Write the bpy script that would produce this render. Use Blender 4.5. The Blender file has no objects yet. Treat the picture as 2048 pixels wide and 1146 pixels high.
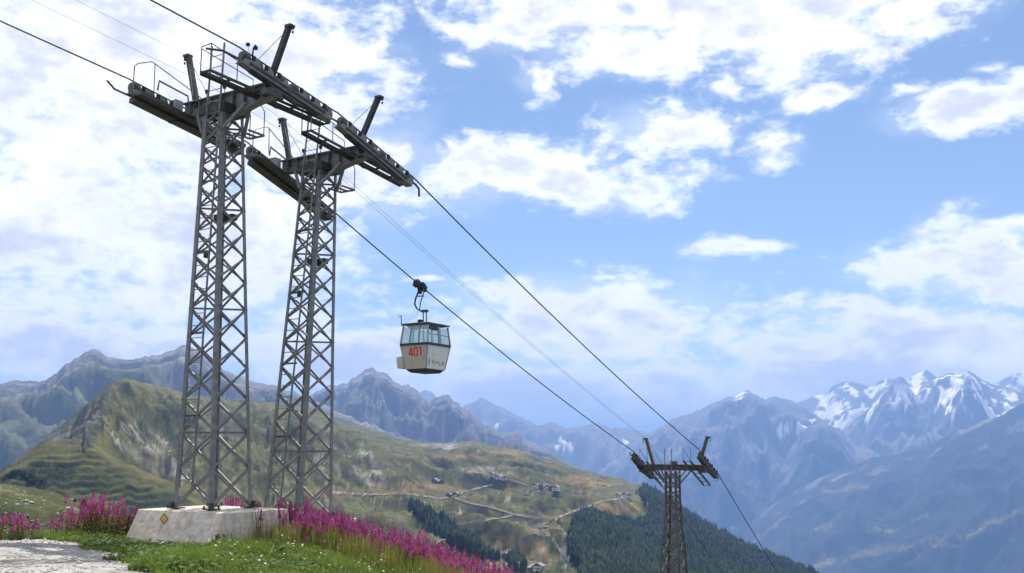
import bpy, math, random
import numpy as np
from mathutils import Vector, Matrix
R = math.radians
rnd = random.Random(7)
rng = np.random.default_rng(11)
scene = bpy.context.scene
COL = scene.collection

# ------------------------------------------------------------------ camera
F_PX, PITCH = 1991.0, 9.3                       # focal length in pixels of a 2048 wide frame
cam = bpy.data.cameras.new('camera'); cam_o = bpy.data.objects.new('camera', cam); COL.objects.link(cam_o)
cam.sensor_width = 36.0; cam.lens = 36.0 * F_PX / 2048
cam.clip_start = 0.2; cam.clip_end = 150000
cam_o.location = (0, 0, 0); cam_o.rotation_euler = (R(90 + PITCH), 0, 0)
scene.camera = cam_o
# ------------------------------------------------------------------ light and exposure
SUN_AZ, SUN_EL = 6.0, 59.0
SKY_STRENGTH, SUN_STRENGTH, CLOUD_STRENGTH = 0.078, 4.1, 0.97
scene.view_settings.view_transform = 'Standard'; scene.view_settings.look = 'None'
scene.view_settings.gamma = 1.0; scene.view_settings.use_curve_mapping = False
scene.view_settings.exposure = 0.74
sun = bpy.data.lights.new('sun', 'SUN'); sun_o = bpy.data.objects.new('sun', sun); COL.objects.link(sun_o)
sun.energy = SUN_STRENGTH; sun.angle = R(0.5); sun.color = (1.0, 0.965, 0.92)
sd = Vector((math.sin(R(SUN_AZ)) * math.cos(R(SUN_EL)), math.cos(R(SUN_AZ)) * math.cos(R(SUN_EL)), math.sin(R(SUN_EL))))
sun_o.rotation_euler = sd.to_track_quat('Z', 'Y').to_euler(); sun_o.location = (0, 0, 60)

_c, _s = math.cos(R(PITCH)), math.sin(R(PITCH))
def ray(x, y):                                   # direction through a pixel of the photograph
    xo, yo = x - 1024, 573 - y
    return np.array([xo, F_PX * _c - yo * _s, F_PX * _s + yo * _c])
def proj(X, Y, Z):
    zc = np.maximum(Y * _c + Z * _s, 1e-3); yc = -Y * _s + Z * _c
    return 1024 + F_PX * X / zc, 573 - F_PX * yc / zc

# ------------------------------------------------------------------ world: sky and clouds
def build_world():
    w = bpy.data.worlds.new('World'); scene.world = w; w.use_nodes = True
    nt = w.node_tree; N = nt.nodes; L = nt.links; N.clear()
    out = N.new('ShaderNodeOutputWorld')
    sky = N.new('ShaderNodeTexSky'); sky.sky_type = 'NISHITA'; sky.sun_disc = False
    sky.sun_elevation = R(SUN_EL); sky.sun_rotation = R(SUN_AZ); sky.altitude = 1800
    sky.air_density = 1.0; sky.dust_density = 0.6; sky.ozone_density = 1.6
    bg = N.new('ShaderNodeBackground'); bg.inputs[1].default_value = SKY_STRENGTH
    L.new(sky.outputs[0], bg.inputs[0])
    tc = N.new('ShaderNodeTexCoord'); sp = N.new('ShaderNodeSeparateXYZ'); L.new(tc.outputs['Generated'], sp.inputs[0])
    def M(op, a, b=None, c=None):
        n = N.new('ShaderNodeMath'); n.operation = op
        for i, v in enumerate((a, b, c)):
            if v is None: continue
            if isinstance(v, (int, float)): n.inputs[i].default_value = v
            else: L.new(v, n.inputs[i])
        return n.outputs[0]
    def SM(v, lo, hi):
        n = N.new('ShaderNodeMapRange'); n.interpolation_type = 'SMOOTHSTEP'
        n.inputs['From Min'].default_value = lo; n.inputs['From Max'].default_value = hi
        L.new(v, n.inputs['Value']); return n.outputs['Result']
    az = M('ARCTAN2', sp.outputs[0], sp.outputs[1]); el = M('ARCSINE', sp.outputs[2])
    cb = N.new('ShaderNodeCombineXYZ'); L.new(az, cb.inputs[0]); L.new(el, cb.inputs[1])
    P = cb.outputs[0]
    def VM(op, a, b=None, out=0):
        n = N.new('ShaderNodeVectorMath'); n.operation = op
        for i, v in enumerate((a, b)):
            if v is None: continue
            if isinstance(v, tuple): n.inputs[i].default_value = v
            else: L.new(v, n.inputs[i])
        return n.outputs['Value' if op in ('LENGTH', 'DISTANCE', 'DOT_PRODUCT') else 'Vector']
    def noise(vec, scale, detail, rough, dist=0.0):
        n = N.new('ShaderNodeTexNoise'); n.inputs['Scale'].default_value = scale
        n.inputs['Detail'].default_value = detail; n.inputs['Roughness'].default_value = rough
        n.inputs['Distortion'].default_value = dist; L.new(vec, n.inputs['Vector']); return n
    Q = VM('MULTIPLY', P, (1.0, 1.75, 1.0))
    wn = noise(Q, 9.0, 3.0, 0.5)
    warp = VM('MULTIPLY', VM('SUBTRACT', wn.outputs['Color'], (0.5, 0.5, 0.5)), (0.085, 0.045, 0.0))
    Pw = VM('ADD', P, warp)
    n1 = noise(VM('ADD', Q, warp), 13.0, 12.0, 0.60)
    n2 = noise(Q, 34.0, 8.0, 0.62)
    n3 = noise(VM('ADD', Q, (3.1, 1.7, 0.4)), 11.0, 5.0, 0.55)
    # cloud banks: centre and half size in pixels of the photograph turned into azimuth and elevation, thickness
    banks = [(330, 130, 520, 260, 1.25), (60, 420, 330, 210, 1.0), (420, 470, 360, 210, .95), (650, 330, 230, 160, .9),
             (600, 120, 260, 140, .8), (120, 590, 420, 90, .6), (760, 300, 130, 90, .5), (1500, -10, 520, 150, 1.15), (1120, 20, 300, 110, .8),
             (1280, 110, 260, 75, .75), (1620, 90, 260, 80, .75), (1800, 30, 190, 70, .7),
             (1080, 350, 320, 90, 1.0), (1330, 265, 190, 70, .75), (1230, 370, 230, 65, .7), (920, 350, 160, 70, .7),
             (1080, 160, 65, 42, .62), (920, 112, 42, 16, .62), (1555, 285, 80, 46, .58), (1640, 195, 75, 36, .65), (1450, 165, 70, 30, .6),
             (1820, 180, 60, 18, .5), (1995, 128, 34, 14, .55), (1990, 200, 200, 52, 1.0), (1950, 530, 260, 92, 1.0),
             (1700, 620, 90, 24, .65), (1460, 497, 78, 20, .58), (2050, 452, 70, 30, .7),
             (1190, 640, 390, 115, 1.0), (1330, 600, 190, 55, .6), (1540, 690, 160, 40, .55), (1210, 550, 60, 14, .5),
             (1120, 790, 460, 80, 1.35), (1850, 690, 440, 90, 1.15), (1750, 760, 480, 75, 1.35), (1400, 790, 260, 60, 1.1),
             (140, 690, 360, 76, 1.2), (740, 715, 300, 80, 1.1), (620, 640, 160, 60, .5), (860, 548, 50, 12, .5), (480, 700, 200, 60, .6)]
    F = None
    for (x, y, rx, ry, wt) in banks:
        d = ray(x, y); a0 = math.atan2(d[0], d[1]); e0 = math.asin(d[2] / np.linalg.norm(d))
        k = VM('MULTIPLY', VM('SUBTRACT', Pw, (a0, e0, 0)), (F_PX / rx, F_PX / ry, 0))
        v = M('MULTIPLY_ADD', VM('LENGTH', k), -wt, wt)
        F = v if F is None else M('MAXIMUM', F, v)
    # the same kind of broken cloud goes on over the rest of the sky
    dcam = VM('LENGTH', VM('MULTIPLY', VM('SUBTRACT', P, (0.0, R(9.3), 0)), (1 / R(36), 1 / R(23), 0)))
    big = noise(VM('ADD', Q, (7.7, 2.2, 0)), 2.6, 3.0, 0.5)
    F0 = M('MULTIPLY_ADD', big.outputs['Fac'], 3.4, -1.25)
    F0 = M('ADD', F0, M('MULTIPLY', M('SUBTRACT', SM(dcam, 0.8, 1.15), 1.0), 3.0))
    F = M('MAXIMUM', F, F0)
    Fc = M('MAXIMUM', F, -0.6)
    d = M('ADD', M('MULTIPLY', Fc, 0.85), M('MULTIPLY_ADD', n1.outputs['Fac'], 1.75, -0.98))
    d = M('ADD', d, M('MULTIPLY_ADD', n2.outputs['Fac'], 0.85, -0.425))
    alpha = SM(d, -0.14, 0.42)
    wisp = M('MULTIPLY', SM(M('ADD', Fc, M('MULTIPLY_ADD', n3.outputs['Fac'], 1.2, -0.6)), -0.1, 0.9), 0.42)
    alpha = M('MAXIMUM', alpha, wisp)
    # thick middles of the banks are shaded, thin rims are bright
    shade = M('MULTIPLY', SM(d, 0.12, 0.75), SM(n3.outputs['Fac'], 0.30, 0.56))
    mix = N.new('ShaderNodeMix'); mix.data_type = 'RGBA'
    mix.inputs['A'].default_value = (0.86, 0.86, 0.86, 1); mix.inputs['B'].default_value = (0.49, 0.505, 0.56, 1)
    L.new(shade, mix.inputs['Factor'])
    bc = N.new('ShaderNodeBackground'); bc.inputs[1].default_value = CLOUD_STRENGTH; L.new(mix.outputs['Result'], bc.inputs[0])
    ms = N.new('ShaderNodeMixShader')
    above = SM(el, -0.02, 0.01)
    L.new(M('MULTIPLY', alpha, above), ms.inputs[0]); L.new(bg.outputs[0], ms.inputs[1]); L.new(bc.outputs[0], ms.inputs[2])
    L.new(ms.outputs[0], out.inputs['Surface'])
    w.cycles.sampling_method = 'MANUAL'; w.cycles.sample_map_resolution = 256
build_world()

scene.cycles.max_bounces = 6; scene.cycles.diffuse_bounces = 3; scene.cycles.glossy_bounces = 2; scene.cycles.transmission_bounces = 3; scene.cycles.volume_bounces = 0; scene.cycles.transparent_max_bounces = 8
# ------------------------------------------------------------------ numpy noise
def _hash(ix, iy, seed):
    n = (ix * 374761393 + iy * 668265263 + seed * 144269504) & 0xFFFFFFFF
    n = ((n ^ (n >> 13)) * 1274126177) & 0xFFFFFFFF
    n = ((n ^ (n >> 16)) * 2246822519) & 0xFFFFFFFF
    return ((n ^ (n >> 15)) & 0xFFFFFF) / float(0x1000000)
def pnoise(x, y, seed=0):
    x = np.asarray(x, float); y = np.asarray(y, float)
    ix = np.floor(x).astype(np.int64); iy = np.floor(y).astype(np.int64)
    fx, fy = x - ix, y - iy
    u = fx * fx * fx * (fx * (fx * 6 - 15) + 10); v = fy * fy * fy * (fy * (fy * 6 - 15) + 10)
    def g(a, b, dx, dy):
        t = _hash(a, b, seed) * 6.28318
        return np.cos(t) * dx + np.sin(t) * dy
    a = g(ix, iy, fx, fy); b = g(ix + 1, iy, fx - 1, fy); c = g(ix, iy + 1, fx, fy - 1); d = g(ix + 1, iy + 1, fx - 1, fy - 1)
    return ((a * (1 - u) + b * u) * (1 - v) + (c * (1 - u) + d * u) * v) * 1.45
def fbm(x, y, o=5, seed=0, gain=.5):
    s = 0; a = 1.0
    for i in range(o):
        s = s + a * pnoise(x, y, seed + i * 17); x = x * 2.03 + 11.3; y = y * 2.03 + 5.7; a *= gain
    return s
def ridged(x, y, o=5, seed=0, gain=.5):
    s = 0; a = 1.0; pr = 1.0
    for i in range(o):
        n = 1 - np.abs(pnoise(x, y, seed + i * 17)); n = n * n
        s = s + a * n * pr; pr = np.clip(n * 1.3, 0, 1); x = x * 2.07 + 3.3; y = y * 2.07 + 9.7; a *= gain
    return s
def sstep(v, a, b):
    t = np.clip((v - a) / (b - a), 0, 1); return t * t * (3 - 2 * t)
def lerp(a, b, t): return a + (b - a) * t
def in_poly(px, py, poly):
    r = np.zeros(px.shape, bool); n = len(poly)
    for i in range(n):
        x1, y1 = poly[i]; x2, y2 = poly[(i + 1) % n]
        if y1 == y2: continue
        k = ((y1 > py) != (y2 > py)) & (px < (x2 - x1) * (py - y1) / (y2 - y1) + x1); r ^= k
    return r

# ------------------------------------------------------------------ materials
def mat(name, col, rough=.8, metal=0.0, var=.18, scale=6.0, bump=0.0, attr=None, dirt=None, dscale=2.0, dlo=.5, dhi=.68, alpha=None, spec=.3, transl=0.0, streak=0.0):
    m = bpy.data.materials.new(name); m.use_nodes = True
    nt = m.node_tree; N = nt.nodes; L = nt.links; b = N['Principled BSDF']
    b.inputs['Roughness'].default_value = rough; b.inputs['Metallic'].default_value = metal
    b.inputs['Specular IOR Level'].default_value = spec
    tc = N.new('ShaderNodeTexCoord')
    n = N.new('ShaderNodeTexNoise'); n.inputs['Scale'].default_value = scale; n.inputs['Detail'].default_value = 8; n.inputs['Roughness'].default_value = .65
    L.new(tc.outputs['Object'], n.inputs['Vector'])
    if attr:
        a = N.new('ShaderNodeVertexColor'); a.layer_name = attr; src = a.outputs['Color']
    else:
        a = N.new('ShaderNodeRGB'); a.outputs[0].default_value = (*col, 1); src = a.outputs[0]
    if dirt:
        n2 = N.new('ShaderNodeTexNoise'); n2.inputs['Scale'].default_value = dscale; n2.inputs['Detail'].default_value = 9; n2.inputs['Roughness'].default_value = .7
        L.new(tc.outputs['Object'], n2.inputs['Vector'])
        r2 = N.new('ShaderNodeMapRange'); r2.inputs['From Min'].default_value = dlo; r2.inputs['From Max'].default_value = dhi
        L.new(n2.outputs['Fac'], r2.inputs['Value'])
        mx = N.new('ShaderNodeMix'); mx.data_type = 'RGBA'; mx.inputs['B'].default_value = (*dirt, 1)
        L.new(r2.outputs['Result'], mx.inputs['Factor']); L.new(src, mx.inputs['A']); src = mx.outputs['Result']
    if streak:                                   # rain streaks and shuttering marks
        mp = N.new('ShaderNodeMapping'); mp.inputs['Scale'].default_value = (7, 7, .7); L.new(tc.outputs['Object'], mp.inputs['Vector'])
        n4 = N.new('ShaderNodeTexNoise'); n4.inputs['Scale'].default_value = 1.0; n4.inputs['Detail'].default_value = 6; L.new(mp.outputs[0], n4.inputs['Vector'])
        wv4 = N.new('ShaderNodeTexWave'); wv4.bands_direction = 'Z'; wv4.inputs['Scale'].default_value = 2.2; wv4.inputs['Distortion'].default_value = .6; L.new(tc.outputs['Object'], wv4.inputs['Vector'])
        r4 = N.new('ShaderNodeMapRange'); r4.inputs['From Min'].default_value = .42; r4.inputs['From Max'].default_value = .66; r4.inputs['To Max'].default_value = streak; L.new(n4.outputs['Fac'], r4.inputs['Value'])
        r5 = N.new('ShaderNodeMapRange'); r5.inputs['From Min'].default_value = .06; r5.inputs['From Max'].default_value = 0; r5.inputs['To Max'].default_value = .13; L.new(wv4.outputs['Fac'], r5.inputs['Value'])
        ad = N.new('ShaderNodeMath'); ad.operation = 'ADD'; L.new(r4.outputs[0], ad.inputs[0]); L.new(r5.outputs[0], ad.inputs[1])
        mx = N.new('ShaderNodeMix'); mx.data_type = 'RGBA'; mx.inputs['B'].default_value = (.17, .155, .13, 1)
        L.new(ad.outputs[0], mx.inputs['Factor']); L.new(src, mx.inputs['A']); src = mx.outputs['Result']
    mr = N.new('ShaderNodeMapRange'); mr.inputs['From Min'].default_value = .25; mr.inputs['From Max'].default_value = .75
    mr.inputs['To Min'].default_value = 1 - var; mr.inputs['To Max'].default_value = 1 + var; L.new(n.outputs['Fac'], mr.inputs['Value'])
    mu = N.new('ShaderNodeVectorMath'); mu.operation = 'SCALE'; L.new(src, mu.inputs[0]); L.new(mr.outputs['Result'], mu.inputs['Scale'])
    L.new(mu.outputs[0], b.inputs['Base Color'])
    if bump:
        bp = N.new('ShaderNodeBump'); bp.inputs['Strength'].default_value = 1.0; bp.inputs['Distance'].default_value = bump
        L.new(n.outputs['Fac'], bp.inputs['Height']); L.new(bp.outputs[0], b.inputs['Normal'])
    if alpha is not None: b.inputs['Alpha'].default_value = alpha
    if transl:
        tr = N.new('ShaderNodeBsdfTranslucent'); L.new(mu.outputs[0], tr.inputs['Color'])
        ms = N.new('ShaderNodeMixShader'); ms.inputs[0].default_value = transl
        L.new(b.outputs[0], ms.inputs[1]); L.new(tr.outputs[0], ms.inputs[2])
        L.new(ms.outputs[0], N['Material Output'].inputs['Surface'])
    return m
MT = {}
MT['steel'] = mat('weathered_galvanised_steel', (.19, .192, .193), .55, .2, .35, 5.0, .002, dirt=(.10, .078, .062), dscale=3.5, dlo=.52, dhi=.74)
MT['dark'] = mat('dark_greasy_steel', (.055, .055, .056), .5, .3, .3, 6.0, .002, dirt=(.10, .08, .06), dscale=5.0)
MT['brownsteel'] = mat('brown_weathered_steel', (.115, .10, .088), .6, .2, .3, 6.0, .002, dirt=(.05, .04, .033), dscale=3.0)
MT['plate'] = mat('grey_sheave_plate', (.19, .195, .195), .5, .3, .25, 8.0, .001, dirt=(.09, .08, .065), dscale=4.0)
MT['pale'] = mat('pale_grey_box_paint', (.42, .43, .46), .5, .1, .12, 7.0, dirt=(.2, .18, .15))
MT['rubber'] = mat('black_rubber', (.02, .02, .021), .7, 0, .2)
MT['rope'] = mat('steel_rope', (.07, .07, .072), .5, .5, .2, 40.0)
MT['wire'] = mat('thin_grey_wire', (.22, .23, .25), .5, .3, .1)
MT['concrete'] = mat('weathered_concrete', (.64, .575, .485), .9, 0, .20, 7.0, .015, dirt=(.36, .33, .28), dscale=2.6, dlo=.50, dhi=.74, spec=.2, streak=.30)
MT['yellow'] = mat('yellow_marker_paint', (.62, .33, .035), .6, 0, .15, 9.0, dirt=(.35, .22, .05), dscale=9)
MT['cabin'] = mat('taupe_cabin_paint', (.47, .43, .365), .45, .05, .08, 4.0, dirt=(.25, .225, .19), dscale=3.5, dlo=.55, dhi=.8)
MT['cabinw'] = mat('off_white_cabin_panel', (.76, .75, .72), .45, .02, .10, 4.0, dirt=(.36, .35, .33), dscale=4.0, dlo=.5, dhi=.75)
MT['trim'] = mat('dark_cabin_trim', (.045, .047, .055), .5, .2, .2)
MT['alu'] = mat('aluminium_cabin_frame', (.30, .31, .32), .45, .5, .1)
MT['glass'] = mat('light_blue_acrylic_pane', (.45, .78, .90), .08, 0, .03, alpha=.30, spec=.5)
MT['red'] = mat('red_number_paint', (.62, .055, .02), .5, 0, .12, 12.0)
MT['grey_print'] = mat('faded_grey_print', (.27, .26, .25), .6, 0, .3, 14.0)
MT['terrain'] = mat('alpine_slope', (.1, .1, .05), .95, 0, .55, .055, 2.5, attr='Col', spec=.05)
MT['far'] = mat('far_alpine_slope', (.1, .1, .1), .95, 0, .45, .012, 14.0, attr='Col', spec=.05)
MT['ground'] = mat('ground_soil_and_gravel', (.2, .2, .15), .95, 0, .30, 3.0, .03, attr='Col', spec=.1)
MT['leaf'] = mat('plant_foliage', (.1, .1, .05), .7, 0, .2, 4.0, attr='Col', spec=.2, transl=.35)
MT['forest'] = mat('conifer_foliage', (.02, .035, .02), .9, 0, .25, .05, attr='Col', spec=.05)
MT['stone'] = mat('pale_stone', (.36, .35, .33), .9, 0, .25, 9.0, .01, spec=.15)
MT['track'] = mat('pale_gravel_track', (.25, .225, .18), .95, 0, .3, .05, spec=.05)
MT['hwall'] = mat('white_house_wall', (.62, .60, .56), .8, 0, .1, .3)
MT['hwood'] = mat('brown_timber_wall', (.16, .11, .07), .8, 0, .2, .3)
MT['hroof'] = mat('grey_slate_roof', (.20, .19, .19), .7, 0, .2, .3)
MT['valley'] = mat('valley_floor', (.05, .06, .035), .95, 0, .3, .002, spec=.05)

# ------------------------------------------------------------------ object helpers
def tag(o, label=None, cat=None, group=None, kind=None):
    if label: o['label'] = label
    if cat: o['category'] = cat
    if group: o['group'] = group
    if kind: o['kind'] = kind
    return o
def empty(name, loc=(0, 0, 0), rz=0.0, parent=None):
    o = bpy.data.objects.new(name, None); COL.objects.link(o); o.location = loc; o.rotation_euler = (0, 0, rz)
    o.empty_display_size = .3
    if parent: o.parent = parent
    return o
def put(name, mesh, parent=None, mtx=None):
    o = bpy.data.objects.new(name, mesh); COL.objects.link(o)
    if parent: o.parent = parent
    if mtx is not None: o.matrix_basis = mtx
    return o
def np_mesh(name, V, Fq, m, cols=None, smooth=False, tris=False):
    me = bpy.data.meshes.new(name); k = 3 if tris else 4
    V = np.asarray(V, np.float32); Fq = np.asarray(Fq, np.int32)
    me.vertices.add(len(V)); me.vertices.foreach_set('co', V.ravel())
    me.loops.add(Fq.size); me.loops.foreach_set('vertex_index', Fq.ravel())
    me.polygons.add(len(Fq)); me.polygons.foreach_set('loop_start', np.arange(0, Fq.size, k, dtype=np.int32))
    me.polygons.foreach_set('loop_total', np.full(len(Fq), k, np.int32))
    if smooth: me.polygons.foreach_set('use_smooth', np.ones(len(Fq), bool))
    me.update(calc_edges=True)
    if cols is not None:
        ca = me.color_attributes.new('Col', 'FLOAT_COLOR', 'POINT')
        c4 = np.ones((len(V), 4), np.float32); c4[:, :3] = cols; ca.data.foreach_set('color', c4.ravel())
    me.materials.append(m); return me
class MB:
    def __init__(s): s.v = []; s.f = []
    def add(s, V, Fs):
        b = len(s.v); s.v += [tuple(p) for p in V]; s.f += [tuple(i + b for i in f) for f in Fs]
    def box(s, c, d, M=None):
        c = Vector(c); V = [c + Vector((x * d[0] / 2, y * d[1] / 2, z * d[2] / 2)) for x in (-1, 1) for y in (-1, 1) for z in (-1, 1)]
        if M: V = [M @ p for p in V]
        s.add(V, [(0, 1, 3, 2), (4, 6, 7, 5), (0, 4, 5, 1), (2, 3, 7, 6), (0, 2, 6, 4), (1, 5, 7, 3)]); return s
    def bar(s, a, b, w, h=None, up=(0, 0, 1)):
        m = bar_mtx(a, b, w, h or w, up); return s.box((0, 0, 0), (1, 1, 1), m)
    def tube(s, pts, r, n=8, cap=True):
        pts = [Vector(p) for p in pts]; rings = []; pu = None
        for i, p in enumerate(pts):
            t = (pts[min(i + 1, len(pts) - 1)] - pts[max(i - 1, 0)]).normalized()
            u = t.orthogonal().normalized() if pu is None else (pu - t * pu.dot(t)).normalized()
            pu = u; w = t.cross(u); rr = r[i] if isinstance(r, (list, tuple)) else r
            rings.append([p + (u * math.cos(6.28318 * k / n) + w * math.sin(6.28318 * k / n)) * rr for k in range(n)])
        V = [q for g in rings for q in g]; Fs = []
        for i in range(len(pts) - 1):
            for k in range(n): Fs.append((i * n + k, i * n + (k + 1) % n, (i + 1) * n + (k + 1) % n, (i + 1) * n + k))
        if cap: Fs += [tuple(range(n - 1, -1, -1)), tuple(range((len(pts) - 1) * n, len(pts) * n))]
        s.add(V, Fs); return s
    def prism(s, poly, axis, a, b):              # polygon (two coordinates) pulled along an axis from a to b
        n = len(poly)
        def P(q, t): return {0: (t, q[0], q[1]), 1: (q[0], t, q[1]), 2: (q[0], q[1], t)}[axis]
        V = [P(q, a) for q in poly] + [P(q, b) for q in poly]
        Fs = [tuple(range(n - 1, -1, -1)), tuple(range(n, 2 * n))] + [(i, (i + 1) % n, n + (i + 1) % n, n + i) for i in range(n)]
        s.add(V, Fs); return s
    def lathe(s, prof, n=20, axis=0):            # (position on axis, radius)
        V = []
        for (x, r) in prof:
            for k in range(n):
                a = 6.28318 * k / n; q = (r * math.cos(a), r * math.sin(a))
                V.append((x, q[0], q[1]) if axis == 0 else (q[0], q[1], x))
        Fs = [(i * n + k, i * n + (k + 1) % n, (i + 1) * n + (k + 1) % n, (i + 1) * n + k) for i in range(len(prof) - 1) for k in range(n)]
        s.add(V, Fs); return s
    def mesh(s, name, m, smooth=False):
        me = bpy.data.meshes.new(name); me.from_pydata([tuple(p) for p in s.v], [], s.f); me.update()
        import bmesh
        bm = bmesh.new(); bm.from_mesh(me); bmesh.ops.recalc_face_normals(bm, faces=bm.faces); bm.to_mesh(me); bm.free()
        if smooth:
            me.polygons.foreach_set('use_smooth', np.ones(len(me.polygons), bool))
        me.materials.append(m); return me
    def put(s, name, m, parent=None, mtx=None, smooth=False): return put(name, s.mesh(name, m, smooth), parent, mtx)
def bar_mtx(a, b, w, h, up=(0, 0, 1)):           # unit cube -> bar from a to b, width w, depth h measured along up
    a = Vector(a); b = Vector(b); t = b - a; l = t.length; t.normalize(); up = Vector(up)
    if abs(t.dot(up.normalized())) > .99: up = Vector((1, 0, 0))
    x = up.cross(t).normalized(); y = t.cross(x).normalized()
    return Matrix(((x.x * w, y.x * h, t.x * l, (a.x + b.x) / 2), (x.y * w, y.y * h, t.y * l, (a.y + b.y) / 2), (x.z * w, y.z * h, t.z * l, (a.z + b.z) / 2), (0, 0, 0, 1)))
_unit = {}
def unit(mkey):
    if mkey not in _unit: _unit[mkey] = MB().box((0, 0, 0), (1, 1, 1)).mesh('bar', MT[mkey])
    return _unit[mkey]
def bar(name, a, b, w, h, mkey, parent, up=(0, 0, 1)): return put(name, unit(mkey), parent, bar_mtx(a, b, w, h, up))

# ------------------------------------------------------------------ terrain
GRASS = np.array((.103, .098, .040)); GRASS2 = np.array((.075, .090, .034)); STRAW = np.array((.170, .128, .062)); ROCK = np.array((.155, .145, .135))
ROCKD = np.array((.075, .075, .078)); SCREE = np.array((.32, .30, .27)); WOOD = np.array((.016, .026, .016)); SHRUB = np.array((.035, .050, .026)); SNOW = np.array((.82, .83, .85))
def mixc(c, k, t): return c + (np.asarray(k) - c) * np.clip(t, 0, 1)[..., None]
terr = {}
def slope_mesh(name, crest, dist, foot, rows=90, step=4.0, amp=60, L=500, crest_px=2.0, back=.5, shape=1.0, spurs=(), colour=None, x0=None, x1=None, mkey='far', seed=1, post=None, env_top=.12, gain=.5, stretch=1.0, back_drop=.55):
    crest = np.array(crest, float)
    xs = np.arange(crest[0, 0] if x0 is None else x0, (crest[-1, 0] if x1 is None else x1) + step, step)
    yc = np.interp(xs, crest[:, 0], crest[:, 1])
    yc = yc - crest_px * (1.2 * fbm(xs / 38.0, xs * 0 + 3.3, 5, seed + 50, .62))
    Dc = np.interp(xs, [p[0] for p in dist], [p[1] for p in dist])
    Df = np.interp(xs, [p[0] for p in foot], [p[1] for p in foot]); Zf = np.interp(xs, [p[0] for p in foot], [p[2] for p in foot])
    rr = np.stack([ray(x, y) for x, y in zip(xs, yc)])
    hl = np.hypot(rr[:, 0], rr[:, 1]); hx, hy = rr[:, 0] / hl, rr[:, 1] / hl; Zc = Dc * rr[:, 2] / hl
    nb = max(6, rows // 6)
    r = np.concatenate([np.linspace(0, 1, rows), 1 + np.linspace(0, 1, nb + 1)[1:] ** 1.3 * back])
    Rr, Xp = np.meshgrid(r, xs, indexing='ij')
    D = Df + (Dc - Df) * Rr
    rc = np.minimum(Rr, 1.0)
    Z = Zf + (Zc - Zf) * rc ** shape - np.maximum(Rr - 1, 0) * (Dc - Df) * back_drop
    X = hx * D; Y = hy * D
    wx = X / L + .35 * fbm(X / L * .7, Y / L * .7, 3, seed + 3); wy = Y / L / stretch + .35 * fbm(X / L * .7 + 9, Y / L * .7, 3, seed + 5)
    n = ridged(wx, wy, 6, seed, gain) - .85
    env = np.where(Rr <= 1, env_top + (1 - env_top) * sstep(1 - Rr, 0.0, .30), env_top + (1 - env_top) * sstep(Rr - 1, 0, .3))
    Z = Z + np.where(np.abs(Rr - 1) < 1e-6, 0, n * amp * env)
    for (xa, ra, xb, rb, A, w, ww) in spurs:      # a rib running down the slope
        t = np.clip((ra - rc) / max(ra - rb, 1e-6), 0, 1); xc = xa + (xb - xa) * t + 12 * fbm(rc * 9, rc * 0 + seed, 3, 5)
        k = np.clip(1 - np.abs(Xp - xc) / lerp(w, ww, t), 0, 1); fall = sstep(rc, rb - .12, rb + .1) * np.where(Rr > 1, 0, 1) * sstep(1.02 - rc, 0, .15)
        Z = Z + A * k * fall
    lim = D * (Zc / Dc) - .03 * np.abs(Dc - D) * np.where(Rr < 1, 1, .3); kk = amp * .05 + .2   # nothing on the face stands above the crest line
    Z = np.where(np.abs(Rr - 1) < 1e-6, Z, lim - kk * np.logaddexp(0, (lim - Z) / kk))
    if post is not None: X, Y, Z = post(X, Y, Z, Xp, Rr)
    nr, nc = X.shape
    gx = np.gradient(Z, axis=1) / np.maximum(np.hypot(np.gradient(X, axis=1), np.gradient(Y, axis=1)), 1e-3)
    gy = np.gradient(Z, axis=0) / np.maximum(np.hypot(np.gradient(X, axis=0), np.gradient(Y, axis=0)), 1e-3)
    steep = np.hypot(gx, gy)
    PX, PY = proj(X, Y, Z)
    C = colour(X, Y, Z, PX, PY, Rr, steep, n, gx, gy)
    V = np.stack([X, Y, Z], -1).reshape(-1, 3)
    i = np.arange(nr * nc).reshape(nr, nc)
    Fq = np.stack([i[:-1, :-1], i[:-1, 1:], i[1:, 1:], i[1:, :-1]], -1).reshape(-1, 4)
    o = put(name, np_mesh(name, V, Fq, MT[mkey], np.clip(C, 0, 1).reshape(-1, 3), smooth=(mkey == 'terrain'))); tag(o, kind='structure')
    terr[name] = (X, Y, Z, PX, PY, Rr)
    return o

def band(px, py, pts, w):                        # nearness of pixels to a polyline on a slope
    best = np.full(px.shape, 1e9)
    for (x1, y1), (x2, y2) in zip(pts[:-1], pts[1:]):
        dx, dy = x2 - x1, y2 - y1; t = np.clip(((px - x1) * dx + (py - y1) * dy) / (dx * dx + dy * dy), 0, 1)
        best = np.minimum(best, np.hypot(px - x1 - t * dx, py - y1 - t * dy))
    return np.clip(1 - best / w, 0, 1)
def blob(px, py, x, y, rx, ry): return np.clip(1.3 - np.hypot((px - x) / rx, (py - y) / ry), 0, 1)

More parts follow.
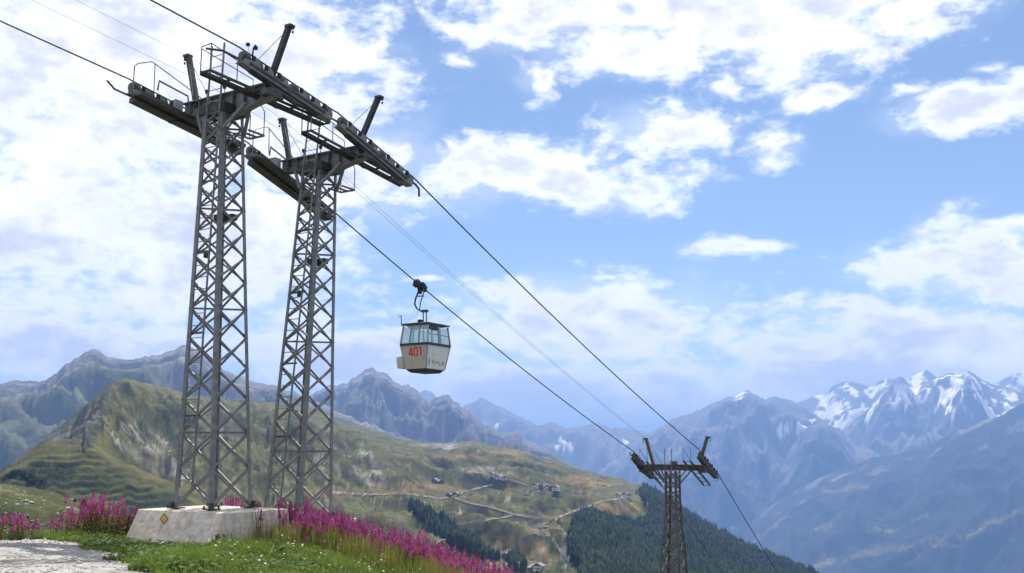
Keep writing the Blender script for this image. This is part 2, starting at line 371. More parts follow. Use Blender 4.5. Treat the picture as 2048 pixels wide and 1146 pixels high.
WOODS = [[(1153, 1030), (1180, 1026), (1212, 1034), (1250, 1046), (1292, 1043), (1304, 1020), (1290, 1000), (1270, 985), (1290, 972), (1320, 985), (1400, 1040), (1500, 1095), (1640, 1150), (1700, 1250), (1150, 1250), (1165, 1150), (1160, 1132), (1138, 1106), (1140, 1072)],
         [(815, 1012), (835, 1008), (870, 1030), (905, 1058), (950, 1085), (1000, 1118), (985, 1122), (950, 1105), (900, 1088), (855, 1056)],
         [(1015, 1121), (1035, 1116), (1052, 1128), (1045, 1142), (1018, 1140)]]
SHRUBS = [[(1035, 1000), (1068, 986), (1112, 984), (1135, 1000), (1146, 1016), (1080, 1027), (1010, 1021)],
          [(962, 1030), (1018, 1036), (1022, 1058), (975, 1066), (950, 1052)],
          [(1100, 1085), (1135, 1080), (1132, 1110), (1108, 1112)], [(1120, 1130), (1155, 1128), (1165, 1150), (1110, 1150)],
          [(930, 968), (965, 955), (1000, 958), (1000, 975), (960, 985)], [(880, 930), (905, 925), (915, 950), (890, 955)],
          [(1030, 930), (1075, 925), (1110, 945), (1080, 960), (1035, 955)]]
def col_alp(X, Y, Z, px, py, r, steep, n, gx, gy):
    X, Y = X / .62, Y / .62
    a = fbm(X / 260, Y / 260, 6, 21); b = fbm(X / 70, Y / 70, 5, 31); st = fbm((px - .6 * py) / 34, (py + .5 * px) / 120, 6, 77, .6); fine = fbm(X / 22, Y / 22, 4, 41)
    C = np.broadcast_to(GRASS, X.shape + (3,)).copy()
    C = mixc(C, GRASS2, sstep(a, -.3, .4) * .8); C = mixc(C, STRAW, sstep(b + a * .4 + fine * .4, .15, .9) * .5)
    C = mixc(C, SHRUB, sstep(b - a * .5 + fine * .5, .15, .7) * .55)
    left = sstep(820 - px, 0, 250)
    C = mixc(C, (.115, .090, .046), sstep(a + .5 * b + .4 * fine, -.1, .6) * .4)
    C = mixc(C, GRASS * np.array((1.1, 1.15, .9)), left * sstep(st, -.2, .3) * .45)
    C = mixc(C, SHRUB * .9, left * sstep(-st + b * .5 + .4 * fine, .05, .6) * .65)
    C = C * .95; C = mixc(C, ROCK * .8, sstep(fbm(X / 120, Y / 120, 6, 61) + .3 * steep, .6, 1.0) * .45)
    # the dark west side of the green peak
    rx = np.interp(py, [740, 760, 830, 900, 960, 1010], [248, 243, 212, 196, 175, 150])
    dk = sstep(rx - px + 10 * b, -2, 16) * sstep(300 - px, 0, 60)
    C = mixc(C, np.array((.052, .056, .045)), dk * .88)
    C = mixc(C, ROCK * 1.1, sstep(band(px, py, [(205, 815), (120, 880), (60, 920), (10, 935)], 26) + .5 * fine + .3 * b, .5, .9) * .5 * dk)
    # pale gullies below the peak
    for g in ([(215, 850), (240, 885), (275, 915), (320, 935), (365, 950)], [(250, 852), (290, 880), (325, 910), (360, 935)], [(270, 850), (310, 872), (350, 905)], [(640, 915), (685, 940), (735, 950), (750, 975)], [(730, 900), (760, 940), (765, 980)]):
        bd = band(px + 9 * fine, py + 9 * b, g, 16); C = mixc(C, SCREE * .9, sstep(bd + .6 * fine + .35 * st, .5, .95) * sstep(bd, 0, .35) * .6)
    C = mixc(C, SCREE * .8, sstep(blob(px, py, 320, 935, 75, 26) + .5 * st + .6 * fine, .7, 1.3) * sstep(blob(px, py, 320, 935, 75, 26), 0, .5) * .5)
    # golden meadows, bare patches, ski runs
    for (x, y, rx_, ry_, k) in ((1232, 1015, 60, 17, .9), (1060, 1105, 70, 22, .6), (1150, 960, 60, 12, .7), (1180, 968, 60, 7, .8), (1000, 1085, 50, 12, .5), (860, 975, 55, 14, .5), (930, 915, 70, 10, .55), (1020, 905, 60, 8, .6), (700, 985, 150, 18, .45), (850, 1075, 60, 16, .4), (1100, 1060, 60, 14, .45), (1590, 1105, 50, 6, .9), (1620, 1122, 30, 5, .9)):
        bl = blob(px, py, x, y, rx_, ry_); C = mixc(C, STRAW * np.array((1.15, 1.08, 1.0)), sstep(bl + .5 * b + .3 * fine, .3, .9) * sstep(bl, 0, .4) * k)
    for (x, y, rx_, ry_, k) in ((1017, 1001, 10, 8, .9), (1128, 1095, 9, 20, .9), (1136, 1122, 9, 12, .8), (1000, 952, 34, 8, .6), (965, 938, 46, 8, .5), (898, 895, 16, 6, .7), (880, 890, 70, 5, .35), (1245, 995, 18, 4, .9), (1330, 1090, 6, 8, .8), (1345, 1052, 5, 8, .6), (1440, 1116, 6, 5, .7)):
        bl = blob(px, py, x, y, rx_, ry_); C = mixc(C, SCREE, sstep(bl + .6 * fine + .3 * b, .35, .9) * sstep(bl, 0, .4) * k)
    sp1 = fbm(X / 13, Y / 13, 3, 901); sp2 = fbm(X / 15, Y / 15, 3, 911)
    C = mixc(C, SHRUB * .8, sstep(sp1 + .35 * b, .42, .6) * .7); C = mixc(C, SCREE * .8, sstep(sp2 + .3 * a, .62, .75) * .5)
    for p in WOODS: C = mixc(C, WOOD * 1.2, in_poly(px + 6 * b, py + 4 * b, p).astype(float))
    for p in SHRUBS: C = mixc(C, SHRUB * .85, in_poly(px + 22 * b, py + 11 * b + 6 * fine, p) * sstep(fine + b, -.5, .3) * .8)
    for g in ([(1195, 1035), (1215, 1055), (1235, 1072)], [(1262, 1090), (1290, 1110), (1320, 1135)]):
        C = mixc(C, GRASS * 1.1, band(px + 4 * fine, py, g, 5) * 1.2)
    return C
def gullies(X, Y, Z, Xp, Rr):                     # water-worn runnels down the steep left hand slopes
    k = sstep(860 - Xp, 0, 260) * sstep(.97 - Rr, 0, .2) * sstep(Rr, .1, .3)
    q = (Xp - 120 * (1 - Rr)) / 46 + .5 * fbm(Xp / 60, Rr * 4, 3, 57)
    return X, Y, Z - 5.5 * (1.2 - ridged(q, Rr * 1.6, 4, 59, .55)) * k
alp_crest = [(-420, 1120), (-250, 1060), (-120, 1000), (0, 942), (40, 915), (120, 852), (180, 800), (225, 766), (248, 757), (275, 764), (308, 770), (366, 785), (450, 800), (550, 806), (620, 815), (690, 845), (720, 849), (791, 876), (869, 884), (958, 884), (1010, 893), (1060, 905), (1130, 927), (1240, 957), (1310, 977), (1400, 1037), (1500, 1092), (1640, 1147), (1800, 1225), (1950, 1320)]
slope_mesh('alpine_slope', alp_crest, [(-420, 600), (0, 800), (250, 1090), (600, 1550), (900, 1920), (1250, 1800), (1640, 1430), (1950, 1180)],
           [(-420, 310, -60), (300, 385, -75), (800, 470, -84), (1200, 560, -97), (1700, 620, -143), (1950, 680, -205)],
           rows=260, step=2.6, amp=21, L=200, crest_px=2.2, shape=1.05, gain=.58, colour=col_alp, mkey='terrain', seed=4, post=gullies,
           spurs=[(248, 1.0, 165, .35, 30, 70, 150), (330, 1.0, 420, .3, 14, 45, 80), (560, .98, 640, .3, 15, 60, 90), (715, 1.0, 800, .35, 16, 50, 80), (1010, .95, 1080, .4, 12, 60, 90), (1300, .97, 1200, .3, 14, 60, 120), (420, .9, 520, .2, 12, 40, 70)])

def col_rock(green=.5, snow=0.0, base=ROCK, dark=ROCKD):
    def f(X, Y, Z, px, py, r, steep, n, gx, gy):
        k = np.max(np.hypot(X, Y)) / 3500
        a = fbm(X / 300 / k, Y / 300 / k, 6, 121); b = fbm(X / 80 / k, Y / 80 / k, 5, 131); st = fbm(px / 9, py / 60, 5, 141)
        C = np.broadcast_to(base, X.shape + (3,)).copy()
        fi = fbm(X / 26 / k, Y / 26 / k, 4, 151); C = mixc(C, dark, sstep(b + .35 * st + .3 * a + .6 * fi, -.1, .4) * .85); C = mixc(C, SCREE, sstep(.7 * fi + .4 * st - .4 * a + .4 * b, .3, .75) * .6)
        C = mixc(C, GRASS2, sstep(.62 - r + .35 * a, -.1, .25) * green)
        if snow: C = mixc(C, SNOW, sstep(b + .5 * a, .62, .75) * sstep(r, .6, .9) * snow)
        return C
    return f
slope_mesh('rocky_ridge', [(-450, 800), (-200, 780), (0, 764), (80, 765), (115, 745), (150, 718), (185, 703), (205, 706), (240, 717), (290, 712), (330, 710), (372, 697), (400, 702), (440, 735), (500, 760), (560, 772), (600, 790), (700, 830), (760, 850), (900, 905)],
           [(-450, 3600), (370, 3900), (900, 4300)], [(-450, 1800, -160), (900, 2600, -160)], rows=130, step=3.5, amp=150, L=560, crest_px=4.5, gain=.6, colour=col_rock(.75), seed=9,
           spurs=[(185, 1.0, 130, .4, 90, 60, 110), (372, 1, 300, .35, 110, 70, 120), (372, 1, 470, .4, 70, 60, 120)])
slope_mesh('rocky_peak', [(520, 830), (600, 800), (640, 778), (668, 774), (690, 772), (715, 752), (738, 740), (748, 738), (762, 744), (775, 748), (790, 762), (812, 772), (835, 783), (858, 802), (872, 792), (886, 786), (905, 800), (930, 815), (962, 842), (1000, 862), (1035, 866), (1060, 880), (1100, 900), (1130, 918), (1180, 945), (1260, 985), (1400, 1080)],
           [(520, 5200), (750, 5500), (1400, 5300)], [(520, 3300, -230), (1400, 3300, -300)], rows=120, step=3.0, amp=170, L=480, crest_px=7.0, gain=.62, colour=col_rock(.35, 0, ROCK * .85), seed=15,
           spurs=[(748, 1, 700, .4, 110, 45, 90), (748, 1, 860, .4, 110, 50, 90), (886, 1, 930, .45, 80, 35, 70), (1040, 1, 1100, .45, 60, 40, 70)])

def col_far(snowpolys=(), snowk=0.0, wood=.5, meadow=()):
    def f(X, Y, Z, px, py, r, steep, n, gx, gy):
        a = fbm(X / 900, Y / 900, 6, 221); b = fbm(X / 200, Y / 200, 6, 231, .6); st = fbm(px / 12 + b, py / 26, 4, 241)
        C = np.broadcast_to(ROCK, X.shape + (3,)).copy()
        C = mixc(C, ROCKD, sstep(b + .5 * st, -.1, .5) * .7); C = mixc(C, SCREE, sstep(st - .3 * a, .35, .8) * .35)
        C = mixc(C, GRASS2 * .9, sstep(.66 - r + .3 * a, -.05, .2) * .7); C = mixc(C, WOOD * 1.4, sstep(wood - r + .30 * b, -.04, .1) * .9)
        for (pl, lo) in snowpolys:
            k = in_poly(px + 14 * b, py + 8 * a, pl).astype(float)
            C = mixc(C, SNOW, k * sstep(.95 * b + .3 * st + .6 * n, lo + .12, lo + .30))
        if snowk: C = mixc(C, SNOW, sstep(b + .6 * a, .55, .7) * sstep(r, .75, .92) * snowk)
        for (g, w) in meadow: C = mixc(C, GRASS * np.array((1.5, 1.45, 1.3)), sstep(band(px + 10 * st, py + 8 * b, g, w) + .45 * b, .35, .7) * sstep(band(px + 10 * st, py + 8 * b, g, w), 0, .3) * .8)
        return C
    return f
FZ = -1290
slope_mesh('far_ridge', [(600, 900), (700, 840), (800, 795), (830, 786), (852, 780), (866, 784), (880, 806), (915, 818), (940, 806), (962, 798), (985, 803), (1010, 820), (1050, 838), (1075, 850), (1100, 846), (1130, 858), (1170, 850), (1195, 846), (1220, 856), (1255, 857), (1280, 862), (1300, 867), (1360, 900), (1450, 960), (1600, 1060)],
           [(600, 10600), (1600, 10600)], [(600, 6600, FZ), (1600, 6600, FZ)], rows=90, step=4, amp=330, L=1500, crest_px=4.5, gain=.6, colour=col_far([([(960, 838), (1010, 840), (1010, 852), (980, 852)], .5), ([(1230, 872), (1275, 874), (1270, 888), (1240, 886)], .45), ([(1100, 870), (1180, 890), (1180, 915), (1110, 890)], .6)], 0, .35), seed=23)
slope_mesh('glacier_mountain', [(1400, 900), (1560, 830), (1600, 802), (1625, 793), (1650, 790), (1665, 772), (1682, 765), (1705, 764), (1725, 768), (1740, 776), (1760, 762), (1780, 757), (1800, 762), (1840, 745), (1852, 740), (1870, 752), (1910, 780), (2000, 850)],
           [(1400, 12500), (2000, 12500)], [(1400, 8800, FZ), (2000, 8800, FZ)], rows=110, step=3.5, amp=300, L=2100, crest_px=1.6,
           colour=col_far([([(1560, 820), (1600, 795), (1640, 785), (1790, 745), (1850, 735), (1850, 840), (1700, 890), (1560, 860)], -.36)], 0, .2), seed=33)
slope_mesh('snowy_mountain', [(1600, 960), (1640, 905), (1690, 855), (1730, 822), (1760, 790), (1785, 770), (1800, 754), (1815, 765), (1830, 772), (1855, 762), (1880, 750), (1905, 746), (1925, 750), (1940, 745), (1962, 758), (1990, 768), (2020, 780), (2060, 790), (2200, 850), (2400, 930)],
           [(1600, 10200), (2400, 10200)], [(1600, 6900, FZ), (2400, 6900, FZ)], rows=120, step=3.5, amp=300, L=1250, crest_px=4.5, gain=.6,
           colour=col_far([([(1868, 750), (1945, 740), (1925, 790), (1905, 850), (1870, 850), (1885, 790)], .12), ([(1940, 748), (2010, 775), (2048, 800), (1990, 840), (1950, 790)], .12), ([(1740, 790), (1860, 760), (1860, 800), (1790, 830), (1740, 840)], .1), ([(2000, 780), (2048, 790), (2200, 860), (2000, 830)], .3)], .25, .25), seed=43,
           spurs=[(1940, 1, 1900, .4, 260, 40, 90), (1800, 1, 1740, .5, 200, 40, 80), (1905, 1, 1860, .5, 160, 30, 60)])
slope_mesh('distant_summit', [(1950, 790), (2000, 762), (2030, 748), (2060, 740), (2120, 738), (2200, 760), (2400, 850)], [(1950, 12900), (2400, 12900)], [(1950, 10500, FZ), (2400, 10500, FZ)], rows=60, step=5, amp=300, L=2000, crest_px=2,
           colour=col_far([([(1980, 770), (2060, 740), (2200, 760), (2100, 840)], 0.0)], .4, .2), seed=53)
slope_mesh('blue_mountain', [(1000, 1090), (1100, 1000), (1185, 940), (1240, 905), (1290, 872), (1340, 845), (1378, 826), (1400, 822), (1430, 802), (1470, 795), (1492, 785), (1512, 793), (1535, 797), (1570, 794), (1590, 806), (1620, 822), (1650, 842), (1680, 860), (1720, 890), (1800, 950), (1950, 1060)],
           [(1000, 9600), (1950, 9600)], [(1000, 5600, FZ), (1950, 6000, FZ)], rows=140, step=3.5, amp=260, L=1000, crest_px=4.0, gain=.58,
           colour=col_far([([(1466, 788), (1500, 784), (1494, 815), (1475, 812)], .15), ([(1540, 870), (1590, 850), (1640, 835), (1610, 870), (1570, 895)], .3)], 0, .5), seed=63, shape=1.15,
           spurs=[(1492, 1, 1420, .3, 240, 60, 120), (1492, 1, 1560, .4, 200, 60, 110), (1340, 1, 1290, .3, 140, 60, 110)])
slope_mesh('forested_cone', [(1380, 1080), (1480, 980), (1540, 915), (1580, 880), (1605, 862), (1622, 850), (1640, 845), (1655, 852), (1680, 872), (1710, 890), (1740, 900), (1800, 925), (1900, 990), (2050, 1090)], [(1380, 8700), (2050, 8700)], [(1380, 5400, FZ), (2050, 5400, FZ)], rows=110, step=3.5, amp=150, L=800, crest_px=3.0, gain=.56,
           colour=col_far([], 0, .85), seed=73, spurs=[(1640, 1, 1600, .3, 170, 60, 130), (1640, 1, 1720, .4, 130, 50, 100)])
slope_mesh('forested_flank', [(1300, 1240), (1400, 1140), (1500, 1040), (1600, 975), (1680, 935), (1745, 915), (1800, 905), (1850, 896), (1900, 868), (1950, 850), (2000, 832), (2050, 806), (2200, 750), (2450, 700)], [(1300, 7400), (1800, 7200), (2450, 6400)], [(1300, 4200, -1150), (2450, 3500, -1150)], rows=170, step=3.5, amp=110, L=700, crest_px=2.5, gain=.56,
           colour=col_far([], 0, 1.12, [([(1560, 1146), (1720, 1110), (1830, 1090), (1900, 1080), (1960, 1060), (2048, 1025), (2200, 990)], 13), ([(1620, 1062), (1665, 1052)], 7), ([(1735, 1058), (1785, 1066)], 7), ([(1820, 1040), (1860, 1028)], 6), ([(1650, 985), (1700, 978), (1735, 970)], 7), ([(1500, 1085), (1540, 1060), (1575, 1030)], 5)]), seed=83, shape=1.1,
           spurs=[(1960, 1, 1800, .25, 80, 90, 160), (2150, 1, 2000, .2, 80, 90, 160), (1745, 1, 1650, .3, 60, 70, 130)])

def terraces(X, Y, Z, Xp, Rr):
    k = sstep(Rr, .12, .3) * sstep(.93 - Rr, 0, .1) * sstep(np.abs(Xp - 190), 190, 120)
    st = 3.3; q = Z / st + .42 * fbm(Xp / 40, Rr * 5, 4, 3); fr = q - np.floor(q)
    t = np.where(fr < .72, fr * .25 / .72, .25 + (fr - .72) * .75 / .28)
    terr['_fr'] = (fr, k)
    return X, Y, Z + (t - fr) * st * k * .95
def col_terr(X, Y, Z, px, py, r, steep, n, gx, gy):
    a = fbm(X / 60, Y / 60, 5, 321); b = fbm(X / 18, Y / 18, 5, 331)
    C = np.broadcast_to(GRASS * np.array((.9, .98, .85)), X.shape + (3,)).copy()
    C = mixc(C, GRASS2, sstep(a, -.2, .4) * .7); C = mixc(C, STRAW * .9, sstep(b + a * .5, .3, .8) * .4); C = mixc(C, SHRUB, sstep(fbm(X / 9, Y / 9, 4, 351), .25, .5) * .6)
    k = sstep(np.abs(px - 215), 190, 120)
    fr, kk = terr['_fr']; C = mixc(C, SHRUB * .62, sstep(fr + .12 * b, .62, .74) * sstep(1.02 - fr, 0, .1) * kk * sstep(b + a, -.45, .25)); C = mixc(C, SHRUB * .8, sstep(a + b * .5 + .25 * sstep(px, 200, 330), .15, .6) * .65)
    C = mixc(C, STRAW * .9, sstep(r + .08 * b, .93, .99) * .35)
    return C * .78
slope_mesh('terraced_hill', [(-420, 1080), (-250, 1030), (-120, 990), (0, 942), (50, 910), (90, 884), (120, 878), (160, 879), (200, 890), (250, 922), (300, 945), (340, 962), (380, 985), (430, 1015), (480, 1045), (560, 1090), (700, 1160)], [(-420, 520), (120, 640), (700, 560)], [(-420, 300, -80), (700, 300, -80)], rows=230, step=2.2, amp=9, L=90, crest_px=1.5, shape=1.0, colour=col_terr, mkey='terrain', seed=93, post=terraces)
def col_hill(X, Y, Z, px, py, r, steep, n, gx, gy):
    a = fbm(X / 26, Y / 26, 5, 421); b = fbm(X / 7, Y / 7, 5, 431)
    C = np.broadcast_to(GRASS2 * .72, X.shape + (3,)).copy()
    C = mixc(C, SHRUB * 1.1, sstep(a, -.25, .35) * .85); C = mixc(C, GRASS * .95, sstep(-a + .4 * b, .25, .6) * .6)
    C = C * .9; C = mixc(C, GRASS * .95, sstep(r + .1 * b, .86, .98) * .5); C = mixc(C, ROCK * 1.15, sstep(b - .2 * a, .5, .7) * .6)
    return C
slope_mesh('rocky_hillock', [(-400, 930), (-200, 945), (-60, 955), (0, 966), (60, 975), (110, 985), (150, 1000), (190, 1015), (240, 1040), (290, 1068), (350, 1100), (450, 1150)], [(-400, 190), (150, 200), (450, 170)], [(-400, 70, -18), (450, 80, -22)], rows=130, step=2.5, amp=3.2, L=22, crest_px=1.6, colour=col_hill, mkey='terrain', seed=103)

# valley floor below everything, out to the horizon
vf = MB(); vf.add([(-60000, -20000, -1295), (60000, -20000, -1295), (60000, 60000, -1295), (-60000, 60000, -1295)], [(0, 1, 2, 3)])
tag(vf.put('valley_floor', MT['valley']), kind='structure')

# ------------------------------------------------------------------ the knoll in front
def G(x, y):
    x = np.asarray(x, float); y = np.asarray(y, float)
    z = np.interp(y, [-60, 0, 10, 16, 20, 24.5, 27, 32, 60], [-1.2, -1.6, -1.66, -1.85, -2.05, -2.32, -2.47, -2.8, -5.0])
    z = z - .22 * np.maximum(x + 5.2, 0) * sstep(y, 6, 17) * np.where(x > 6, 1.2, 1)
    z = z + .20 * sstep(-x, 8.0, 11.0) * sstep(y, 14, 22)
    edge = np.interp(x, [-60, -16, -12, -10, -8, -6, -4, -2, 0, 3, 10, 60], [21.5, 23.8, 25.2, 27.6, 30.6, 31.8, 29.0, 26.6, 23.5, 20, 16, 14])
    over = np.maximum(y - edge, 0)
    z = z - .34 * np.maximum(over - .6, 0) - .2 * np.minimum(over, 1.2) ** 2
    z = z + .05 * fbm(x / 2.2, y / 2.2, 4, 501) + .015 * fbm(x / .4, y / .4, 3, 511)
    return z
def gravelness(x, y):
    # the gravel track: everything left of a ragged line
    e = np.interp(y, [-40, 10, 14, 16, 18, 20, 21.5, 22.6, 23.4, 24.3, 25.0, 25.8], [-.5, -3.5, -4.9, -5.6, -6.6, -7.6, -8.5, -9.2, -10.0, -11.0, -11.9, -40])
    return sstep(e - x + .55 * fbm(x / 1.1, y / 1.1, 4, 521), -.1, .35)
gx_ = np.concatenate([np.linspace(-70, -18, 30), np.arange(-17.8, 8, .16), np.linspace(8.3, 90, 40)])
gy_ = np.concatenate([np.linspace(-40, 8, 30), np.arange(8.2, 34, .16), np.linspace(34.5, 300, 60)])
GX, GY = np.meshgrid(gx_, gy_); GZ = G(GX, GY)
GZ = np.maximum(GZ, -118 + .02 * np.abs(GX))
a_ = fbm(GX / 1.6, GY / 1.6, 5, 531); b_ = fbm(GX / .35, GY / .35, 4, 541)
C = np.broadcast_to(np.array((.075, .085, .03)), GX.shape + (3,)).copy()
C = mixc(C, (.13, .105, .06), sstep(a_ + .4 * b_, .1, .6) * .6)
gv = gravelness(GX, GY)
gc = mixc(np.broadcast_to(np.array((.335, .32, .295)), GX.shape + (3,)).copy(), (.19, .175, .155), sstep(b_ + a_ * .8, -.1, .6) * .85)
C = C + (gc - C) * gv[..., None]
i_ = np.arange(GX.size).reshape(GX.shape)
put('ground', np_mesh('ground', np.stack([GX, GY, GZ], -1).reshape(-1, 3), np.stack([i_[:-1, :-1], i_[:-1, 1:], i_[1:, 1:], i_[1:, :-1]], -1).reshape(-1, 4), MT['ground'], C.reshape(-1, 3), smooth=True))['kind'] = 'structure'

# ------------------------------------------------------------------ the lift line
AZ = R(31.0); U = np.array([math.sin(AZ), math.cos(AZ)]); Vv = np.array([math.cos(AZ), -math.sin(AZ)])
_r = ray(426, 1013); T1 = 27.5 * _r[:2] / _r[1]
def hit(x, y, t):                                # pixel -> point on the upright plane t metres to the right of the line
    r = ray(x, y); k = (Vv @ T1 + t) / (Vv @ r[:2]); p = r * k
    return Vector((t, float((p[:2] - T1) @ U), float(p[2])))
def hs(x, y, s0):                                # pixel -> point on the upright plane across the line at station s0
    r = ray(x, y); k = (U @ T1 + s0) / (U @ r[:2]); p = r * k
    return Vector((float((p[:2] - T1) @ Vv), s0, float(p[2])))
def W(t, s, z=0.0): p = T1 + U * s + Vv * t; return Vector((p[0], p[1], z))
LINE = Matrix.Translation((T1[0], T1[1], 0)) @ Matrix.Rotation(-AZ, 4, 'Z')   # line coordinates (t, s, z) -> world

wheel_me = {}
def sheave_meshes():
    m = MB().lathe([(-.028, .045), (-.03, .17), (-.045, .185), (-.045, .20), (-.022, .20), (-.006, .178), (.006, .178), (.022, .20), (.045, .20), (.045, .185), (.03, .17), (.028, .045)], 22)
    wheel_me['tyre'] = m.mesh('sheave_wheel', MT['plate'])
    h = MB().lathe([(-.075, 0.0), (-.075, .05), (.075, .05), (.075, 0.0)], 10); h.lathe([(-.034, .06), (-.036, .13), (.036, .13), (.034, .06)], 16)
    wheel_me['hub'] = h.mesh('hub', MT['dark'])
sheave_meshes()
def train(tower, p0, p1, base, nwheel=8, mk='plate', mdark='dark', right=True):
    """A sheave train whose wheels carry the rope from p0 to p1 (line coordinates)."""
    p0, p1 = Vector(p0), Vector(p1); L = (p1 - p0).length; mid = (p0 + p1) / 2
    ang = math.atan2(p1.z - p0.z, p1.y - p0.y)
    mtx = Matrix.Translation(mid - base) @ Matrix.Rotation(ang, 4, 'X')
    b = MB()                                     # balance beam under everything
    b.prism([(-L * .34, -.46), (-L * .40, -.40), (-L * .40, -.335), (L * .40, -.335), (L * .40, -.40), (L * .34, -.46)], 0, -.12, .12)
    b.prism([(-L * .22, -.47), (L * .24, -.47), (L * .12, -.56), (-L * .14, -.56)], 0, -.09, .09)
    b.bar((.12, -L * .40, -.30), (.12, -L * .02, -.30), .02, .05); b.bar((.12, L * .02, -.30), (.12, L * .40, -.30), .02, .05)
    o = b.put('sheave_train', MT[mdark], tower, mtx)
    half = L / 2
    for k, c in enumerate((-half / 2, half / 2)):
        ln = half * .97
        for sx in (-1, 1):                       # side plates with rounded ends and a scalloped top edge
            e0, e1 = c - ln / 2, c + ln / 2
            poly = [(e0 + .10, -.33), (e0 + .16, -.40), (e1 - .10, -.40), (e1 - .02, -.33), (e1, -.20), (e1 - .05, -.10), (e1 - .16, -.10), (e1 - .22, -.22), (c + ln * .20, -.25), (c + ln * .14, -.07), (c + ln * .06, -.07), (c + ln * .01, -.25),
                    (c - ln * .08, -.25), (c - ln * .14, -.08), (c - ln * .22, -.08), (c - ln * .27, -.22), (e0 + .2, -.24)]
            MB().prism(poly, 0, sx * .085 - .009, sx * .085 + .009).put('side_plate', MT[mk], o)
        fl = MB(); fl.box((0, c, -.41), (.25, ln * .93, .035)); fl.put('bottom_flange', MT['steel' if mk == 'plate' else mk], o)
        q = nwheel // 2
        for j in range(q):
            y = c - ln / 2 + ln * (j + .5) / q
            put('sheave_wheel', wheel_me['tyre'], o, Matrix.Translation((0, y, -.20)))
            put('hub', wheel_me['hub'], o, Matrix.Translation((0, y, -.20)))
        for j in range(3):
            y = c + ln * (j - 1) * .27
            MB().box((.12, y, -.12 - .03 * (j % 2)), (.06, .10, .12)).put('bracket', MT['rubber'], o)
        for j in range(6):
            y = c - ln * .42 + ln * .84 * j / 5
            MB().lathe([(.094, 0), (.094, .022), (.11, .022), (.11, 0)], 8).put('bolt', MT['pale'], o, Matrix.Translation((0, y, -.31 - .03 * (j % 2))))
    return o
def horn(tower, base, a, b, inner, mk='steel'):
    a, b = Vector(a) - base, Vector(b) - base
    t_ = (b - a).normalized(); a = a - t_ * .32
    o = MB().bar(a, b, .15, .13, (0, 1, 0)).put('lifting_post', MT['dark' if mk == 'steel' else mk], tower)
    t = (b - a).normalized(); sgn = 1 if b.x > 0 else -1
    c = MB(); c.box(b + Vector((sgn * .03, 0, .0)), (.22, .2, .07)); c.box(b + Vector((sgn * .15, 0, -.06)), (.05, .05, .12)); c.box(b + Vector((sgn * .15, 0, -.2)), (.04, .04, .07))
    c.put('head_plate', MT['dark'], o)
    for dy in (-.35, .5):
        MB().tube([b - t * .08, Vector((inner + sgn * .12 * dy, a.y + dy, a.z + .2))], .010, 5).put('stay', MT['wire'], o)
    return o
def lattice(tower, prof, lean, npan, ratio, lw, bw, mk, lad=True, base_plates=True):
    zs = [p[0] for p in prof]; As = [p[1] for p in prof]; H = zs[-1]
    def pt(sx, sy, z):
        a = float(np.interp(z, zs, As)); return Vector((sx * a, sy * a + lean * z / H, z))
    th = .014
    for sx in (-1, 1):
        for sy in (-1, 1):
            m = MB()
            for z0, z1 in zip(zs[:-1], zs[1:]):
                p, q = pt(sx, sy, z0), pt(sx, sy, z1)
                def ring(c): return [c, c + Vector((-sx * lw, 0, 0)), c + Vector((-sx * lw, -sy * th, 0)), c + Vector((-sx * th, -sy * th, 0)), c + Vector((-sx * th, -sy * lw, 0)), c + Vector((0, -sy * lw, 0))]
                A, B = ring(p), ring(q)
                m.add(A + B, [(i, (i + 1) % 6, 6 + (i + 1) % 6, 6 + i) for i in range(6)] + [(5, 4, 3, 2, 1, 0), (6, 7, 8, 9, 10, 11)])
            m.put('leg', MT[mk], tower)
            if base_plates:
                b = MB(); c = pt(sx, sy, 0); b.box(c + Vector((-sx * .05, -sy * .05, .015)), (.34, .34, .03)); b.box(c + Vector((sx * .02, sy * .02, .10)), (.09, .09, .16))
                for ax, ay in ((.1, .1), (-.16, .1), (.1, -.16)): b.box(c + Vector((sx * ax, sy * ay, .06)), (.035, .035, .09))
                b.put('base_plate', MT['dark'], tower)
    w = np.array([ratio ** i for i in range(npan)]); z = np.concatenate([[0], np.cumsum(w) / w.sum()]) * (H - .12) + .06
    for (ca, cb, nrm) in (((-1, -1), (1, -1), (0, -1, 0)), ((1, -1), (1, 1), (1, 0, 0)), ((1, 1), (-1, 1), (0, 1, 0)), ((-1, 1), (-1, -1), (-1, 0, 0))):
        n = Vector(nrm)
        for i in range(npan):
            for k, (c1, c2) in enumerate(((ca, cb), (cb, ca))):
                off = -n * (.022 if k == 0 else .075)
                bar('brace', pt(*c1, z[i]) + off, pt(*c2, z[i + 1]) + off, bw, .045, mk, tower, nrm)
    for i in range(2, npan, 4):
        for (ca, cb) in (((-1, -1), (1, 1)), ((1, -1), (-1, 1))):
            bar('cross_tie', pt(*ca, z[i]), pt(*cb, z[i] + .004), .05, .05, mk, tower)
    return pt, z
def ladder(tower, p0, p1, width, dirx, mk, step=.33, y_off=0):
    p0, p1 = Vector(p0), Vector(p1); o = empty('ladder', p0, 0, tower); d = p1 - p0; dx = Vector(dirx)
    for sgn in (-.5, .5): MB().bar(dx * sgn * width, d + dx * sgn * width, .05, .03, (1, 0, 0)).put('rail', MT[mk], o)
    n = int(d.length / step); me = MB().tube([-dx * width * .5, dx * width * .5], .0125, 6).mesh('rung', MT[mk])
    for i in range(1, n): put('rung', me, o, Matrix.Translation(d * (i / n)))
    return o
def railing(tower, base, pts, closed_pts, r=.018, mk='steel', name='handrail'):
    m = MB()
    for q in pts: m.tube([Vector(p) - base for p in q], r, 6)
    return m.put(name, MT[mk], tower)

